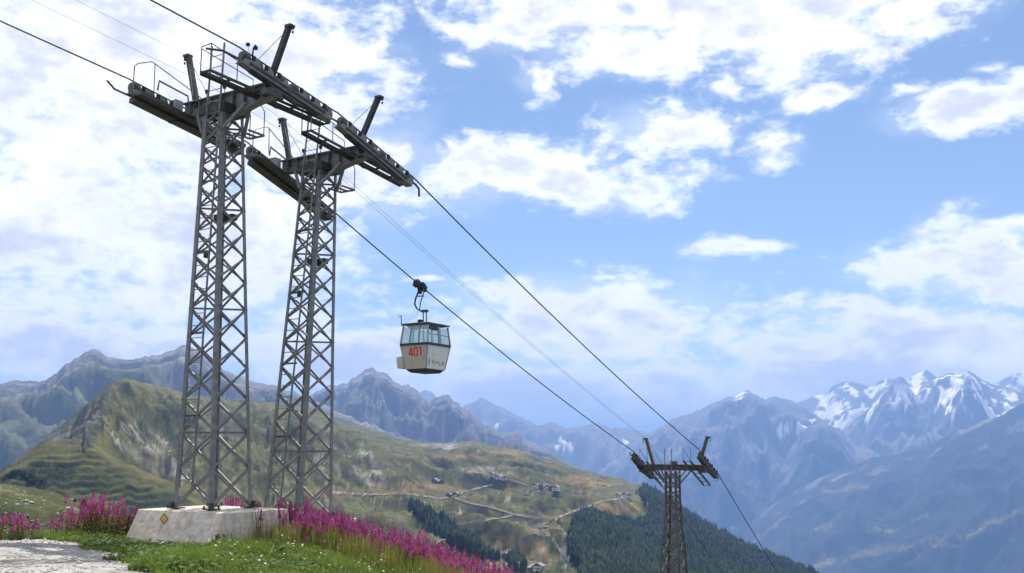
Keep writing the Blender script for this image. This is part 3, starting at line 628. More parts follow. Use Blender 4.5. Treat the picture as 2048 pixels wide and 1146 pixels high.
def big_tower(s0, zb, ztop_beam, lean, label, R0, R1, L0, L1, cat0, cat1, hornsL, hornsR, first):
    base = Vector((0, s0, zb)); loc = W(0, s0, zb)
    tw = empty('lift_tower', loc, -AZ); tag(tw, label, 'lift tower', 'twin lattice towers')
    H = ztop_beam - zb - .2
    pt, z = lattice(tw, [(0, .72), (H * .5, .545), (H, .385)], lean, 15, .955, .112, .048, 'steel')
    sy = s0 + lean                              # station of the tower head
    hb = Vector((0, lean, H + .2))
    # crossarm: an I-beam with a deep haunch over the tower
    ca = MB(); x0, x1 = -1.62, 1.92
    ca.prism([(x0, .19), (x1, .19), (x1, -.19), (1.25, -.30), (.75, -.42), (.45, -.46), (-.45, -.46), (-.75, -.34), (x0, -.16)], 1, -.012, .012)
    ca.box(((x0 + x1) / 2, 0, .205), (x1 - x0, .30, .03)); ca.box(((x0 - .5) / 2, 0, -.21), (abs(x0) - .5, .27, .028), Matrix.Rotation(0, 4, 'X'))
    for a, b in (((.45, 0, -.47), (.75, 0, -.43)), ((.75, 0, -.43), (1.25, 0, -.31)), ((1.25, 0, -.31), (1.95, 0, -.20)), ((-.45, 0, -.47), (.45, 0, -.47)), ((-.75, 0, -.35), (-.45, 0, -.47))): ca.bar(a, b, .27, .026, (0, 0, 1))
    for x in (-1.3, -.9, -.45, 0, .45, .9, 1.3, 1.7): ca.box((x, 0, 0), (.02, .26, .37))
    arm = ca.put('crossarm', MT['steel'], tw, Matrix.Translation(hb))
    for sy_ in (-1, 1):                         # haunch knees from the legs to the beam
        for sx_ in (-1, 1): bar('knee_brace', pt(sx_, sy_, H - .75), hb + Vector((sx_ * .95, sy_ * .1, -.24)), .09, .06, 'steel', tw, (0, 1, 0))
    MB().box((0, 0, -.30), (1.0, .9, .24)).put('head_frame', MT['dark'], tw, Matrix.Translation(hb))
    # saddles that carry the trains
    tr = train(tw, R0, R1, base); tl = train(tw, L0, L1, base, right=False)
    rz = float(np.interp(sy, [R0.y, R1.y], [R0.z, R1.z])) - zb; lz = float(np.interp(sy, [L0.y, L1.y], [L0.z, L1.z])) - zb
    MB().prism([(lean - .34, hb.z - .2), (lean + .34, hb.z - .2), (lean + .2, rz - .58), (lean - .2, rz - .58)], 0, R0.x - .14, R0.x + .14).put('saddle', MT['dark'], tw)
    MB().prism([(lean - .3, hb.z - .36), (lean + .3, hb.z - .36), (lean + .2, lz - .5), (lean - .2, lz - .5)], 0, L0.x - .12, L0.x + .24).put('saddle', MT['dark'], tw)
    g = MB(); g.box((-1.72, lean - .26, hb.z + .10), (.30, .26, .34)); g.put('motor_box', MT['pale'], tw)
    horn(tw, base, hornsL[0], hornsL[1], -.95); horn(tw, base, hornsR[0], hornsR[1], 1.25)
    # catwalk beside the right hand train
    c0, c1 = Vector(cat0) - base, Vector(cat1) - base
    cw = MB(); wv = Vector((.36, 0, 0)); d = c1 - c0
    cw.bar(c0, c1, .05, .13); cw.bar(c0 + Vector((.11, 0, 0)), c1 + Vector((.11, 0, 0)), .03, .09); cw.bar(c0 + wv, c1 + wv, .05, .07)
    cwo = cw.put('catwalk', MT['dark'], tw)
    for f in (0.0, .16, .33, .5, .68, .84, 1.0): bar('catwalk_rung', c0 + d * f, c0 + d * f + wv, .05, .05, 'dark', cwo)
    hr = MB(); up = Vector((0, 0, .74))
    hr.tube([c0 + wv, c0 + wv + up * .93, c0 + wv + up, c0 + up * .97, c0 + up * .9, c0], .016, 6)
    hr.tube([c0 + up * .9, c0 + d * .40 + up * .62, c0 + d * .40], .014, 6); hr.tube([c0 + d * .2 + wv, c0 + d * .2 + wv + up * .8], .014, 6)
    hr.tube([c0 + wv + up, c0 + d * .2 + wv + up * .8, c0 + d * .38 + wv + up * .55], .014, 6); hr.put('handrail', MT['steel'], cwo)
    # bracket under the catwalk
    for f in (.3, .62): bar('catwalk_bracket', c0 + d * f + Vector((-.05, 0, -.03)), hb + Vector((1.0, .1 * (f - .45), .1)), .06, .06, 'dark', tw)
    # walkway and rail beside the left hand train
    l0, l1 = L0 - base, L1 - base; dl = l1 - l0
    lw = MB(); off = Vector((.42, 0, -.5))
    lw.bar(l0 + off + dl * .02, l1 + off, .36, .04); lw.bar(l0 + off + Vector((.2, 0, -.03)), l1 + off + Vector((.2, 0, -.03)), .04, .12); lw.bar(l0 + off + Vector((-.2, 0, -.03)), l1 + off + Vector((-.2, 0, -.03)), .04, .12)
    lwo = lw.put('left_walkway', MT['dark'], tw)
    MB().bar(l0 + dl * .05 + Vector((.02, 0, -.53)), l1 + Vector((.02, .35, -.57)), .34, .14).put('track_beam', MT['dark'], tw)
    q = l0 + Vector((.22, .02, -.1)); e = l0 + dl * .62 + Vector((.22, 0, -.1))
    hr = MB(); hr.tube([q + Vector((0, 0, -.3)), q + Vector((0, .0, .42)), q + Vector((0, .12, .55)), q + Vector((0, .55, .75)), q + Vector((0, .65, .74)), e + Vector((0, 0, .55))], .016, 6)
    hr.tube([q + Vector((0, .68, .73)), q + Vector((0, .70, -.1))], .014, 6)
    hr.tube([l0 + dl * .22 + Vector((.2, 0, .0)), l0 + dl * .23 + Vector((.2, 0, .3)), l0 + dl * .50 + Vector((.2, 0, .3)), l0 + dl * .51 + Vector((.2, 0, 0))], .028, 6)
    hr.put('handrail', MT['steel'], lwo)
    # service platform on the downhill side of the head
    pf = MB(); pz = H - .62; yb = lean + .38
    pf.bar((.05, yb, pz), (.05, yb + .62, pz), .05, .05); pf.bar((.62, yb, pz), (.62, yb + .62, pz), .05, .05); pf.bar((.05, yb + .62, pz), (.62, yb + .62, pz), .05, .05); pf.bar((.33, yb, pz), (.33, yb + .62, pz), .1, .03)
    pf.tube([(.62, yb + .6, pz), (.62, yb + .6, pz + .72), (.62, yb + .5, pz + .82), (.62, yb + .05, pz + .95)], .015, 6); pf.tube([(.05, yb + .6, pz), (.05, yb + .6, pz + .72), (.05, yb + .05, pz + .9)], .015, 6)
    pf.put('service_platform', MT['steel'], tw)
    # ladder on the uphill face, running on above the beam
    a0 = float(np.interp(.5, [0, H], [.72, .385]))
    ladder(tw, (-.22, -.80 + .02, .55), (.20, lean - .50, H + 1.72), .50, (1, 0, 0), 'steel')
    for f, x in ((.22, -.20), (.42, -.12), (.62, -.04), (.8, .04)):
        zz = H * f; a = float(np.interp(zz, [0, H], [.72, .385])); bar('ladder_bracket', (x - .3, lean * f - a - .05, zz), (x + .25, lean * f - a - .03, zz), .05, .05, 'dark', tw)
    # junction boxes and cable trunk inside the lattice
    zz = H * .715
    MB().box((-.05, lean * .7 + .05, zz), (.34, .26, .22)).put('junction_box', MT['dark'], tw); MB().box((.24, lean * .7 + .18, zz + .03), (.24, .2, .16)).put('junction_box', MT['dark'], tw)
    MB().box((-.2, lean * .6 - .3, H * .62), (.12, .12, .2)).put('junction_box', MT['dark'], tw)
    MB().tube([(-.12, .12, .2), (-.1, lean + .1, H - .3)], .03, 6).put('cable_trunk', MT['steel'], tw)
    # aviation style lamps on the beam
    for x, y in ((-.62, -.1), (.12, -.12)):
        l = MB(); l.tube([hb + Vector((x, y, .2)), hb + Vector((x, y, .34))], .012, 6); l.lathe([(-.06, 0), (-.05, .05), (.05, .06), (.06, 0)], 10, 2); l2 = MB()
        n0 = len(l.v) - 40; l.v[n0:] = [(p[0] + hb.x + x, p[1] + hb.y + y, p[2] + hb.z + .40) for p in l.v[n0:]]
        l.put('lamp', MT['rubber'], tw)
    return tw

R1a, R1b = hit(478, 94, 1.85), hit(664, 219, 1.85); R2a, R2b = hit(676, 226, 1.85), hit(826, 354, 1.85)
L1a = hit(256, 157, -1.85); L1b = Vector((-1.85, 1.75, 9.78)); L2a = Vector((-1.85, 2.42, 9.64)); L2b = Vector((-1.85, 5.95, 8.50))
S2 = 3.30
tower_a = big_tower(0.0, -1.555, 9.80, -.30, 'tall grey lattice lift tower standing on the concrete block with the yellow diamond', R1a, R1b, L1a, L1b,
          Vector((1.30, -2.33, 9.74)), Vector((1.30, 2.32, 9.66)), (hs(391, 196, -.3), hs(377, 112, -.3)), (hs(550, 134, -.3), hs(578, 53, -.3)), True)
tower_b = big_tower(S2, -2.02, 9.10, .47, 'grey lattice lift tower rising out of the pink fireweed beside the concrete block', R2a, R2b, L2a, L2b,
          Vector((1.30, 1.52, 9.19)), Vector((1.30, 6.28, 8.70)), (hs(578, 316, 3.77), hs(566, 239, 3.77)), (hs(729, 262, 3.77), hs(757, 195, 3.77)), False)
# rope catchers at the outer ends of the trains
def catcher(tower, base, pts, r): return MB().tube([Vector(p) - base for p in pts], r, 8).put('rope_catcher', MT['dark'], tower)
bA, bB = Vector((0, 0, -1.555)), Vector((0, S2, -2.02))
catcher(tower_a, bA, [hit(413, 97, 1.72), hit(445, 101, 1.74), hit(474, 116, 1.76), hit(505, 136, 1.8), hit(545, 158, 1.85)], .035)
catcher(tower_a, bA, [hit(214, 161, -1.85), hit(229, 178, -1.85), hit(262, 193, -1.85), hit(330, 224, -1.85), hit(420, 262, -1.85)], .030)
catcher(tower_a, bA, [hit(640, 224, 1.85), hit(676, 244, 1.85)], .03)
catcher(tower_b, bB, [hit(790, 345, 1.85), hit(818, 359, 1.85), hit(832, 370, 1.85), hit(838, 378, 1.85), hit(838, 393, 1.85)], .035)
wv = MB(); q = hit(505, 110, 1.8) - bA; wv.tube([q, hit(507, 96, 1.8) - bA, hit(511, 90, 1.8) - bA], .022, 6); wv.box(hit(512, 96, 1.8) - bA, (.07, .07, .1)); wv.box(hit(496, 89, 1.6) - bA, (.08, .08, .08)); wv.tube([hit(496, 89, 1.6) - bA, hit(500, 112, 1.75) - bA], .006, 5)
wv.put('wind_gauge', MT['rubber'], tower_a)

# ------------------------------------------------------------------ concrete blocks
def block(name, top, bot, m, label):
    mb = MB(); mb.add(top + bot, [(0, 1, 2, 3), (7, 6, 5, 4), (0, 4, 5, 1), (1, 5, 6, 2), (2, 6, 7, 3), (3, 7, 4, 0)])
    me = mb.mesh(name, m); o = put(name, me, None, LINE)
    bv = o.modifiers.new('bevel', 'BEVEL'); bv.width = .02; bv.segments = 2
    return tag(o, label, 'concrete block', 'concrete tower footings')
blk = block('concrete_footing', [(-1.50, -1.22, -1.575), (1.72, -1.22, -1.575), (1.78, 1.02, -1.575), (-1.5, 1.2, -1.575)], [(-1.34, -2.0, -2.85), (1.94, -2.0, -2.85), (1.88, 1.15, -3.2), (-1.5, 1.6, -3.2)], MT['concrete'], 'pale weathered concrete block with sloping side and yellow diamond mark')
block('concrete_footing', [(-1.3, S2 - 1.2, -2.04), (1.3, S2 - 1.2, -2.04), (1.3, S2 + 1.2, -2.04), (-1.3, S2 + 1.2, -2.04)], [(-1.45, S2 - 1.35, -3.6), (1.45, S2 - 1.35, -3.6), (1.45, S2 + 1.35, -4.2), (-1.45, S2 + 1.35, -4.2)], MT['concrete'], 'concrete block nearly hidden among fireweed under the second tower')
# the yellow diamond on the sloping side
A_, B_, D_ = Vector((-1.50, -1.22, -1.575)), Vector((1.72, -1.22, -1.575)), Vector((-1.34, -2.0, -2.85))
ex = (B_ - A_).normalized(); en = ex.cross(D_ - A_).normalized(); en = -en if en.y > 0 else en; ey = en.cross(ex).normalized()
ctr = A_ + ex * 1.16 + (D_ - A_).normalized() * .24
dm = MB(); k = .125
P4 = [ctr + en * .004 + ex * k * 1.15, ctr + en * .004 + (ey - ex * .6) * k * 1.1, ctr + en * .004 - ex * k * 1.15, ctr + en * .004 - (ey - ex * .6) * k * 1.1]
dm.add(P4 + [p + en * .006 for p in P4], [(0, 1, 2, 3), (4, 5, 6, 7), (0, 1, 5, 4), (1, 2, 6, 5), (2, 3, 7, 6), (3, 0, 4, 7)])
dmo = dm.put('diamond_mark', MT['yellow'], blk)
fr = MB()
for i in range(4): fr.bar(P4[i] + en * .008, P4[(i + 1) % 4] + en * .008, .012, .008, en)
fr.put('mark_border', MT['rubber'], dmo)

# ------------------------------------------------------------------ the lower tower
S3, ZB3 = 32.4, -13.2
b3 = Vector((0, S3, ZB3)); tw3 = empty('lift_tower', W(0, S3, ZB3), -AZ)
tag(tw3, 'brown weathered lattice lift tower standing lower down the slope before the dark forest', 'lift tower')
H3 = -1.15 - ZB3
lattice(tw3, [(0, .86), (ZB3 * -1 - 5.4, .53), (ZB3 * -1 - 4.1, .40), (ZB3 * -1 - 2.6, .335), (H3, .325)], .45, 13, .90, .105, .05, 'brownsteel')
hb3 = Vector((.08, .45, H3 + .18))
ca = MB(); ca.box((0, 0, 0), (3.1, .16, .28)); ca.box((0, 0, .15), (3.1, .28, .03)); ca.box((0, 0, -.15), (3.1, .28, .03))
for x in (-1.2, -.6, 0, .6, 1.2): ca.box((x, 0, 0), (.03, .25, .28))
ca.put('crossarm', MT['brownsteel'], tw3, Matrix.Translation(hb3))
MB().box((0, 0, .24), (.3, .3, .2)).put('head_frame', MT['brownsteel'], tw3, Matrix.Translation(hb3))
for sx in (-1, 1):
    bar('knee_brace', (sx * .33, .45, H3 - .75), hb3 + Vector((sx * 1.05, 0, -.1)), .06, .06, 'brownsteel', tw3, (0, 1, 0))
    bar('knee_brace', (sx * .33, .2, H3 - .55), hb3 + Vector((sx * .75, -.05, -.1)), .05, .05, 'brownsteel', tw3, (0, 1, 0))
ra, rb = hit(1398, 899, 1.85), hit(1434, 944, 1.85); la, lb = hit(1266, 902, -1.85), hit(1306, 945, -1.85)
train(tw3, ra, rb, b3, 8, 'brownsteel'); train(tw3, la, lb, b3, 8, 'brownsteel')
for sx in (-1, 1): MB().box((sx * 1.72, .45, H3 + .12), (.4, .4, .42)).put('saddle', MT['dark'], tw3)
horn(tw3, b3, hs(1306, 926, 32.9), hs(1292, 877, 32.9), -.8, 'brownsteel'); horn(tw3, b3, hs(1405, 907, 32.9), hs(1415, 874, 32.9), 1.25, 'brownsteel')
catcher(tw3, b3, [hit(1428, 944, 1.85), hit(1436, 953, 1.85), hit(1437, 957, 1.85), hit(1433, 961, 1.85)], .03)
catcher(tw3, b3, [hit(1298, 945, -1.85), hit(1303, 955, -1.85), hit(1315, 958, -1.85)], .03)
catcher(tw3, b3, [hit(1268, 912, -1.85), hit(1260, 910, -1.85), hit(1261, 905, -1.85)], .03)
dz = (rb - ra).normalized()
for sx, c in ((1, (ra + rb) / 2 + Vector((-.62, -.2, -.62))), (-1, (la + lb) / 2 + Vector((.62, .0, -.62)))):
    c = c - b3; m = MB(); [m.bar(c + dz * (k_ * .55 - 1.5) - Vector((.17, 0, 0)), c + dz * (k_ * .55 - 1.5) + Vector((.17, 0, 0)), .06, .03) for k_ in range(7)]; m.bar(c - dz * 1.55 + Vector((.19, 0, 0)), c + dz * 1.75 + Vector((.19, 0, 0)), .04, .12); m.bar(c - dz * 1.55 + Vector((-.19, 0, 0)), c + dz * 1.75 + Vector((-.19, 0, 0)), .04, .12)
    cw = m.put('catwalk', MT['brownsteel'], tw3)
    h = MB(); e = c - dz * 1.5; h.tube([e + Vector((-.22, 0, 0)), e + Vector((-.22, 0, .72)), e + Vector((.22, 0, .72)), e + Vector((.22, 0, 0))], .016, 6); h.tube([e + Vector((-.22, 0, .7)), e + dz * 1.3 + Vector((-.22, 0, .5))], .014, 6)
    h.put('handrail', MT['steel'], cw)
ladder(tw3, (-.15, -.05, 8.0), (-.1, .1, H3 + 1.2), .4, (1, 0, 0), 'steel', .4)
block3 = MB().box((0, S3, ZB3 - .6), (3.4, 3.4, 1.2)).put('concrete_footing', MT['concrete'], None, LINE)
tag(block3, 'square concrete footing under the brown lower tower', 'concrete block', 'concrete tower footings')

# ------------------------------------------------------------------ ropes and wires
def rope(name, pts, r, label, m, group):
    o = MB().tube([LINE @ Vector(p) for p in pts], r, 8).put(name, MT[m], None, None, True); tag(o, label, 'cable', group); return o
def sag(a, b, n, d): a, b = Vector(a), Vector(b); return [a.lerp(b, i / n) - Vector((0, 0, d * 4 * (i / n) * (1 - i / n))) for i in range(n + 1)]
rr_ = .024
up_r = sag((1.85, -60, 20.0), R1a, 14, 1.6); dn_r = sag(rb, (1.85, 95, -34.0), 12, 1.2)
rope('haul_rope', up_r[:-1] + [R1a, R1a.lerp(R1b, .5), R1b, R2a, R2a.lerp(R2b, .5)] + sag(R2b, ra, 12, .26) + dn_r, rr_, 'dark steel rope lying over the sheaves with the grey side plates', 'rope', 'haul ropes')
up_l = sag((-1.85, -60, 20.0), L1a, 14, 1.6); dn_l = sag(lb, (-1.85, 95, -34.0), 12, 1.2)
LR = sag(L2b, la, 14, .30)
rope('haul_rope', up_l[:-1] + [L1a, L1a.lerp(L1b, .5), L1b, L2a, L2a.lerp(L2b, .5)] + LR + dn_l, rr_, 'dark steel rope from which the numbered cabin hangs', 'rope', 'haul ropes')
hA, hB, hC = hs(377, 112, -.3), hs(566, 239, 3.77), hs(1292, 877, 32.9)
rope('signal_wire', sag((-1.62, -60, 21.0), hA, 12, 1.6)[:-1] + [hA, hB] + sag(hB, hC, 12, .25)[1:] + sag(hC, (-1.6, 95, -33), 8, 1)[1:], .0055, 'thin pale wire strung between the tops of the lifting posts', 'wire', 'thin signal wires')
pA, pB, pC = Vector((-.6, -.4, 10.42)), Vector((-.6, 3.7, 9.7)), Vector((-.3, 32.9, -.4))
rope('signal_wire', sag((-.6, -60, 20.0), pA, 12, 1.6)[:-1] + [pA, pB] + sag(pB, pC, 12, .25)[1:] + sag(pC, (-.3, 95, -34), 8, 1)[1:], .0055, 'thin pale wire clamped to the crossarms beside the ladders', 'wire', 'thin signal wires')

# ------------------------------------------------------------------ the cabin
def cabin():
    g = hit(840, 574, -1.85); sN = g.y
    gz = float(np.interp(sN, [p.y for p in LR], [p.z for p in LR])); slope = (LR[5].z - LR[3].z) / (LR[5].y - LR[3].y)
    root = empty('cable_car_cabin', LINE @ Vector((-1.85, sN, gz)), -AZ)
    tag(root, 'small beige cable car cabin with red number 401 hanging from the rope', 'cable car')
    ox, oy = .27, .05; zt, zb_, zl = -1.66, -2.42, -3.32   # roof edge, belt, floor
    def ring(w, l, z): return [Vector((ox - w / 2, oy - l / 2, z)), Vector((ox + w / 2, oy - l / 2, z)), Vector((ox + w / 2, oy + l / 2, z)), Vector((ox - w / 2, oy + l / 2, z))]
    top = ring(1.16, 1.30, zt); belt = ring(1.28, 1.50, zb_); low = ring(.98, 1.20, zl)
    # lower body: four panels, the long sides paler
    for i, (nm, mk) in enumerate((('end_panel', 'cabin'), ('side_panel', 'cabinw'), ('end_panel', 'cabin'), ('side_panel', 'cabinw'))):
        j = (i + 1) % 4; a, b, c, d = belt[i], belt[j], low[j], low[i]; n = (b - a).cross(d - a).normalized()
        cen = Vector((ox, oy, zb_)); n = n if n.dot(a - cen) > 0 else -n
        m = MB(); V = [a, b, c, d]; m.add(V + [p - n * .03 for p in V], [(0, 1, 2, 3), (7, 6, 5, 4), (0, 4, 5, 1), (1, 5, 6, 2), (2, 6, 7, 3), (3, 7, 4, 0)])
        m.put(nm, MT[mk], root)
        e = MB(); e.bar(belt[i], low[i], .035, .035, (1, 0, 0)); e.put('corner_edge', MT['cabin' if i in (0, 3) else 'alu'], root)
    fl = MB(); f2 = ring(.70, .95, zl - .13); V = low + f2
    fl.add(V, [(0, 1, 2, 3), (7, 6, 5, 4), (0, 4, 5, 1), (1, 5, 6, 2), (2, 6, 7, 3), (3, 7, 4, 0)]); fl.put('floor_pan', MT['trim'], root)
    br = MB()
    for i in range(4): br.bar(belt[i] + Vector((0, 0, .03)), belt[(i + 1) % 4] + Vector((0, 0, .03)), .07, .09)
    br.put('belt_rail', MT['trim'], root)
    # window posts and panes
    for i in range(4):
        j = (i + 1) % 4; nb = 3 if i in (0, 2) else 2
        for k in range(nb):
            f = k / nb if k else 0
            a, b = belt[i].lerp(belt[j], f) + Vector((0, 0, .07)), top[i].lerp(top[j], f)
            bar('window_post', a, b, .05, .05, 'alu', root, (1, 0, 0))
            f0, f1 = k / nb, (k + 1) / nb
            q = [belt[i].lerp(belt[j], f0), belt[i].lerp(belt[j], f1), top[i].lerp(top[j], f1), top[i].lerp(top[j], f0)]
            n = (q[1] - q[0]).cross(q[3] - q[0]).normalized(); cc = sum(q, Vector()) / 4
            q = [cc + (p - cc) * .9 for p in q]
            pm = MB(); pm.add([p + n * .004 for p in q] + [p - n * .004 for p in q], [(0, 1, 2, 3), (7, 6, 5, 4), (0, 4, 5, 1), (1, 5, 6, 2), (2, 6, 7, 3), (3, 7, 4, 0)])
            pane = pm.put('window_pane', MT['glass'], root)
            if i == 1:
                bar('pane_slider', q[0].lerp(q[3], .55), q[1].lerp(q[2], .55), .02, .03, 'alu', pane)
    # roof: shallow pyramid with a dark rim, panel band below it on the number end
    rf = MB(); r0 = ring(1.30, 1.46, zt + .03); r1 = ring(1.26, 1.42, zt + .09); r2 = ring(.5, .6, zt + .17)
    rf.add(r0 + r1 + r2, [(3, 2, 1, 0), (0, 1, 5, 4), (1, 2, 6, 5), (2, 3, 7, 6), (3, 0, 4, 7), (4, 5, 9, 8), (5, 6, 10, 9), (6, 7, 11, 10), (7, 4, 8, 11), (8, 9, 10, 11)])
    rfo = rf.put('roof', MT['trim'], root)
    hd = MB(); hd.prism([(ox - .40, zt), (ox + .56, zt), (ox + .58, zt - .13), (ox + .30, zt - .13), (ox - .05, zt - .19), (ox - .36, zt - .10)], 1, oy - .645, oy - .60); hd.put('header_panel', MT['cabin'], root)
    sd_ = MB(); sd_.prism([(oy - .62, zt), (oy - .05, zt), (oy - .05, zt - .19), (oy - .30, zt - .20), (oy - .63, zt - .17)], 0, ox + .585, ox + .612); sd_.put('header_panel', MT['trim'], root)
    MB().box((ox - .12, oy - .2, zt + .20), (.14, .16, .14)).put('lock_box', MT['rubber'], rfo)
    # ski box on the far side
    sb = MB(); sb.prism([(ox - .62, -2.82), (ox - .90, -2.86), (ox - .84, -3.28), (ox - .55, -3.28)], 1, oy - .66, oy + .45); sbo = sb.put('ski_box', MT['cabin'], root)
    rk = MB(); rk.tube([(ox - .64, oy - .6, zt), (ox - .72, oy - .6, zt + .05), (ox - .74, oy - .62, zt + .45)], .02, 6); rk.tube([(ox - .74, oy - .62, zt + .38), (ox - .84, oy - .62, zt + .38), (ox - .90, oy - .62, zt + .46)], .012, 6); rk.put('ski_hook', MT['steel'], root)
    MB().tube([(ox - .70, oy - .5, zt + .03), (ox - .72, oy - .5, zt - .3), (ox - .74, oy - .5, zb_)], .006, 5).put('ski_wire', MT['wire'], root)
    # hanger
    hg = MB()
    c = [(0, 0, -.10), (-.05, -.06, -.30), (-.14, -.10, -.55), (-.17, -.10, -.75), (-.10, -.05, -.92), (.08, .0, -1.03), (.24, .05, -1.05)]
    hg.tube(c, [.035, .035, .034, .034, .034, .034, .03], 8); hgo = hg.put('hanger', MT['dark'], root)
    MB().tube([(.12, .08, -.15), (.10, .08, -.35), (.02, .02, -.68), (0, 0, -.96)], .024, 8).put('hanger_strut', MT['steel'], hgo)
    MB().bar((-.06, -.06, -.44), (.14, .1, -.42), .035, .05).put('hanger_link', MT['steel'], hgo)
    MB().box((.22, .04, -1.03), (.24, .16, .09)).put('suspension_block', MT['dark'], hgo)
    for x in (.14, .29): MB().tube([(x, .04, -1.05), (x + .02, .04, zt + .10)], .026, 8).put('suspension_rod', MT['steel'], hgo)
    MB().tube([(-.03, 0, -.98), (-.12, -.05, -1.2), (-.38, -.25, -1.42), (-.46, -.4, zt + .05)], .006, 5).put('control_wire', MT['wire'], hgo)
    # grip on the rope
    rot = Matrix.Rotation(math.atan(slope), 4, 'X')
    gr = MB(); gr.box((0, .02, -.02), (.14, .62, .13), rot); gr.box((-.02, -.20, -.02), (.2, .2, .26), rot); gr.box((.02, .12, .03), (.16, .2, .24), rot); gr.box((0, .34, -.03), (.12, .12, .14), rot); gr.prism([(-.12, -.08), (.14, -.08), (.05, -.34), (-.05, -.34)], 0, -.05, .05)
    gro = gr.put('rope_grip', MT['rubber'], root)
    for y in (-.24, .30): MB().lathe([(-.09, 0), (-.09, .075), (.09, .075), (.09, 0)], 14).put('guide_roller', MT['dark'], gro, rot @ Matrix.Translation((0, y, .05)))
    MB().prism([(-.05, -.05), (.07, -.05), (.04, -.26), (-.03, -.26)], 0, -.07, -.05).put('grip_plate', MT['cabin'], gro)
    # the red number on the uphill end
    a, b, d = belt[0], belt[1], low[0]; X = (b - a).normalized(); n = X.cross(d - a).normalized(); n = n if n.y < 0 else -n; Yv = n.cross(X).normalized()
    if Yv.z < 0: Yv = -Yv
    def lay(strokes, o, mk, nm, par=root):
        if par is None:
            for st_ in strokes: lay([st_], o, mk, nm, root)
            return
        m = MB()
        for (x1, y1, x2, y2, w) in strokes: m.bar(o + X_ * x1 + Y_ * y1 + N_ * .004, o + X_ * x2 + Y_ * y2 + N_ * .004, w, .006, N_)
        return m.put(nm, MT[mk], par)
    X_, Y_, N_ = X, Yv, n; w = .06; sl = .02; h = .33
    o = a + X * .30 + (low[0] - belt[0]) * .47
    def digit(o, st, nm): return lay([(x1 + sl * y1 / h, y1, x2 + sl * y2 / h, y2, w) for x1, y1, x2, y2 in st], o, 'red', nm)
    digit(o, [(.13, 0, .13, h), (.11, h - .01, .0, .09), (-.01, .085, .19, .085)], 'number_four')
    digit(o + X * .245, [(0.0, .04, 0.0, h - .04), (.15, .04, .15, h - .04), (-.005, .035, .055, .005), (.045, .01, .105, .01), (.095, .005, .155, .035), (-.005, h - .035, .055, h - .005), (.045, h - .01, .105, h - .01), (.095, h - .005, .155, h - .035)], 'number_zero')
    digit(o + X * .47, [(.09, 0, .09, h), (.0, h - .015, .09, h - .015)], 'number_one')
    # faded print on the right hand side
    a, b, d = belt[1], belt[2], low[1]; X = (b - a).normalized(); n = X.cross(d - a).normalized(); n = n if n.x > 0 else -n; Yv = n.cross(X).normalized()
    if Yv.z < 0: Yv = -Yv
    X_, Y_, N_ = X, Yv, n; o = a + X * .36 + (low[1] - belt[1]) * .78
    lay([(-.22, -.06, -.22, .18, .06), (.02, -.02, .02, .16, .025), (.0, .0, .06, .10, .02), (.06, .10, .22, .08, .022), (.08, .03, .26, .02, .02), (.22, .02, .34, .10, .025), (.30, .11, .36, .04, .03), (.10, -.06, .14, -.02, .02), (.46, -.06, .46, .10, .025), (.52, -.05, .52, .02, .02), (.64, -.05, .66, .13, .05), (.74, -.02, .76, .10, .04)], o, 'grey_print', 'print_stroke', None)
    lay([(-.05, .24, .62, .24, .10)], o, 'cabinw', 'sticker_band')
    return root
cabin()

# ------------------------------------------------------------------ plants on the knoll
class Soup:                                       # coloured quads gathered for one mesh
    def __init__(s): s.V = []; s.C = []; s.n = 0
    def quad(s, P, c): s.V.append(P); s.C.append(c)
    def mesh(s, name, m):
        V = np.array(s.V, np.float32).reshape(-1, 3); C = np.repeat(np.array(s.C, np.float32), 4, axis=0)
        return np_mesh(name, V, np.arange(len(V)).reshape(-1, 4), m, C)
def blade_quads(base, height, width, az, bend, col_lo, col_hi, segs=2):
    """Arrays of bent grass blades -> vertices, quads, colours."""
    n = len(height); d = np.stack([np.cos(az), np.sin(az), np.zeros(n)], -1); side = np.stack([-np.sin(az), np.cos(az), np.zeros(n)], -1)
    Vs, Cs = [], []
    for k in range(segs + 1):
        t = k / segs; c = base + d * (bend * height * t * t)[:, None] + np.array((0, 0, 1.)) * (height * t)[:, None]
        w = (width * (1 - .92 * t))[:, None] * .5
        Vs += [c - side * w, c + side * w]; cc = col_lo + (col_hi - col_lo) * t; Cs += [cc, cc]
    V = np.stack(Vs, 1); C = np.stack(Cs, 1); m = 2 * (segs + 1)
    idx = np.arange(n)[:, None] * m
    Fs = np.concatenate([idx + np.array([[2 * k, 2 * k + 1, 2 * k + 3, 2 * k + 2]]) for k in range(segs)])
    return V.reshape(-1, 3), Fs, C.reshape(-1, 3)
_inv = LINE.inverted()
def in_block(x, y, pad=0.0):
    dx, dy = x - T1[0], y - T1[1]; t = dx * Vv[0] + dy * Vv[1]; s = dx * U[0] + dy * U[1]
    return ((np.abs(t - .1) < 1.85 + pad) & (s > -2.1 - pad) & (s < 1.3 + pad)) | ((np.abs(t) < 1.35 + pad) & (np.abs(s - S2) < 1.3 + pad))
def scatter(n, x0, x1, y0, y1): return rng.uniform(x0, x1, n), rng.uniform(y0, y1, n)
def edge_of(x): return np.interp(x, [-60, -16, -12, -10, -8, -6, -4, -2, 0, 3, 10, 60], [21.5, 23.8, 25.2, 27.6, 30.6, 31.8, 29.0, 26.6, 23.5, 20, 16, 14])

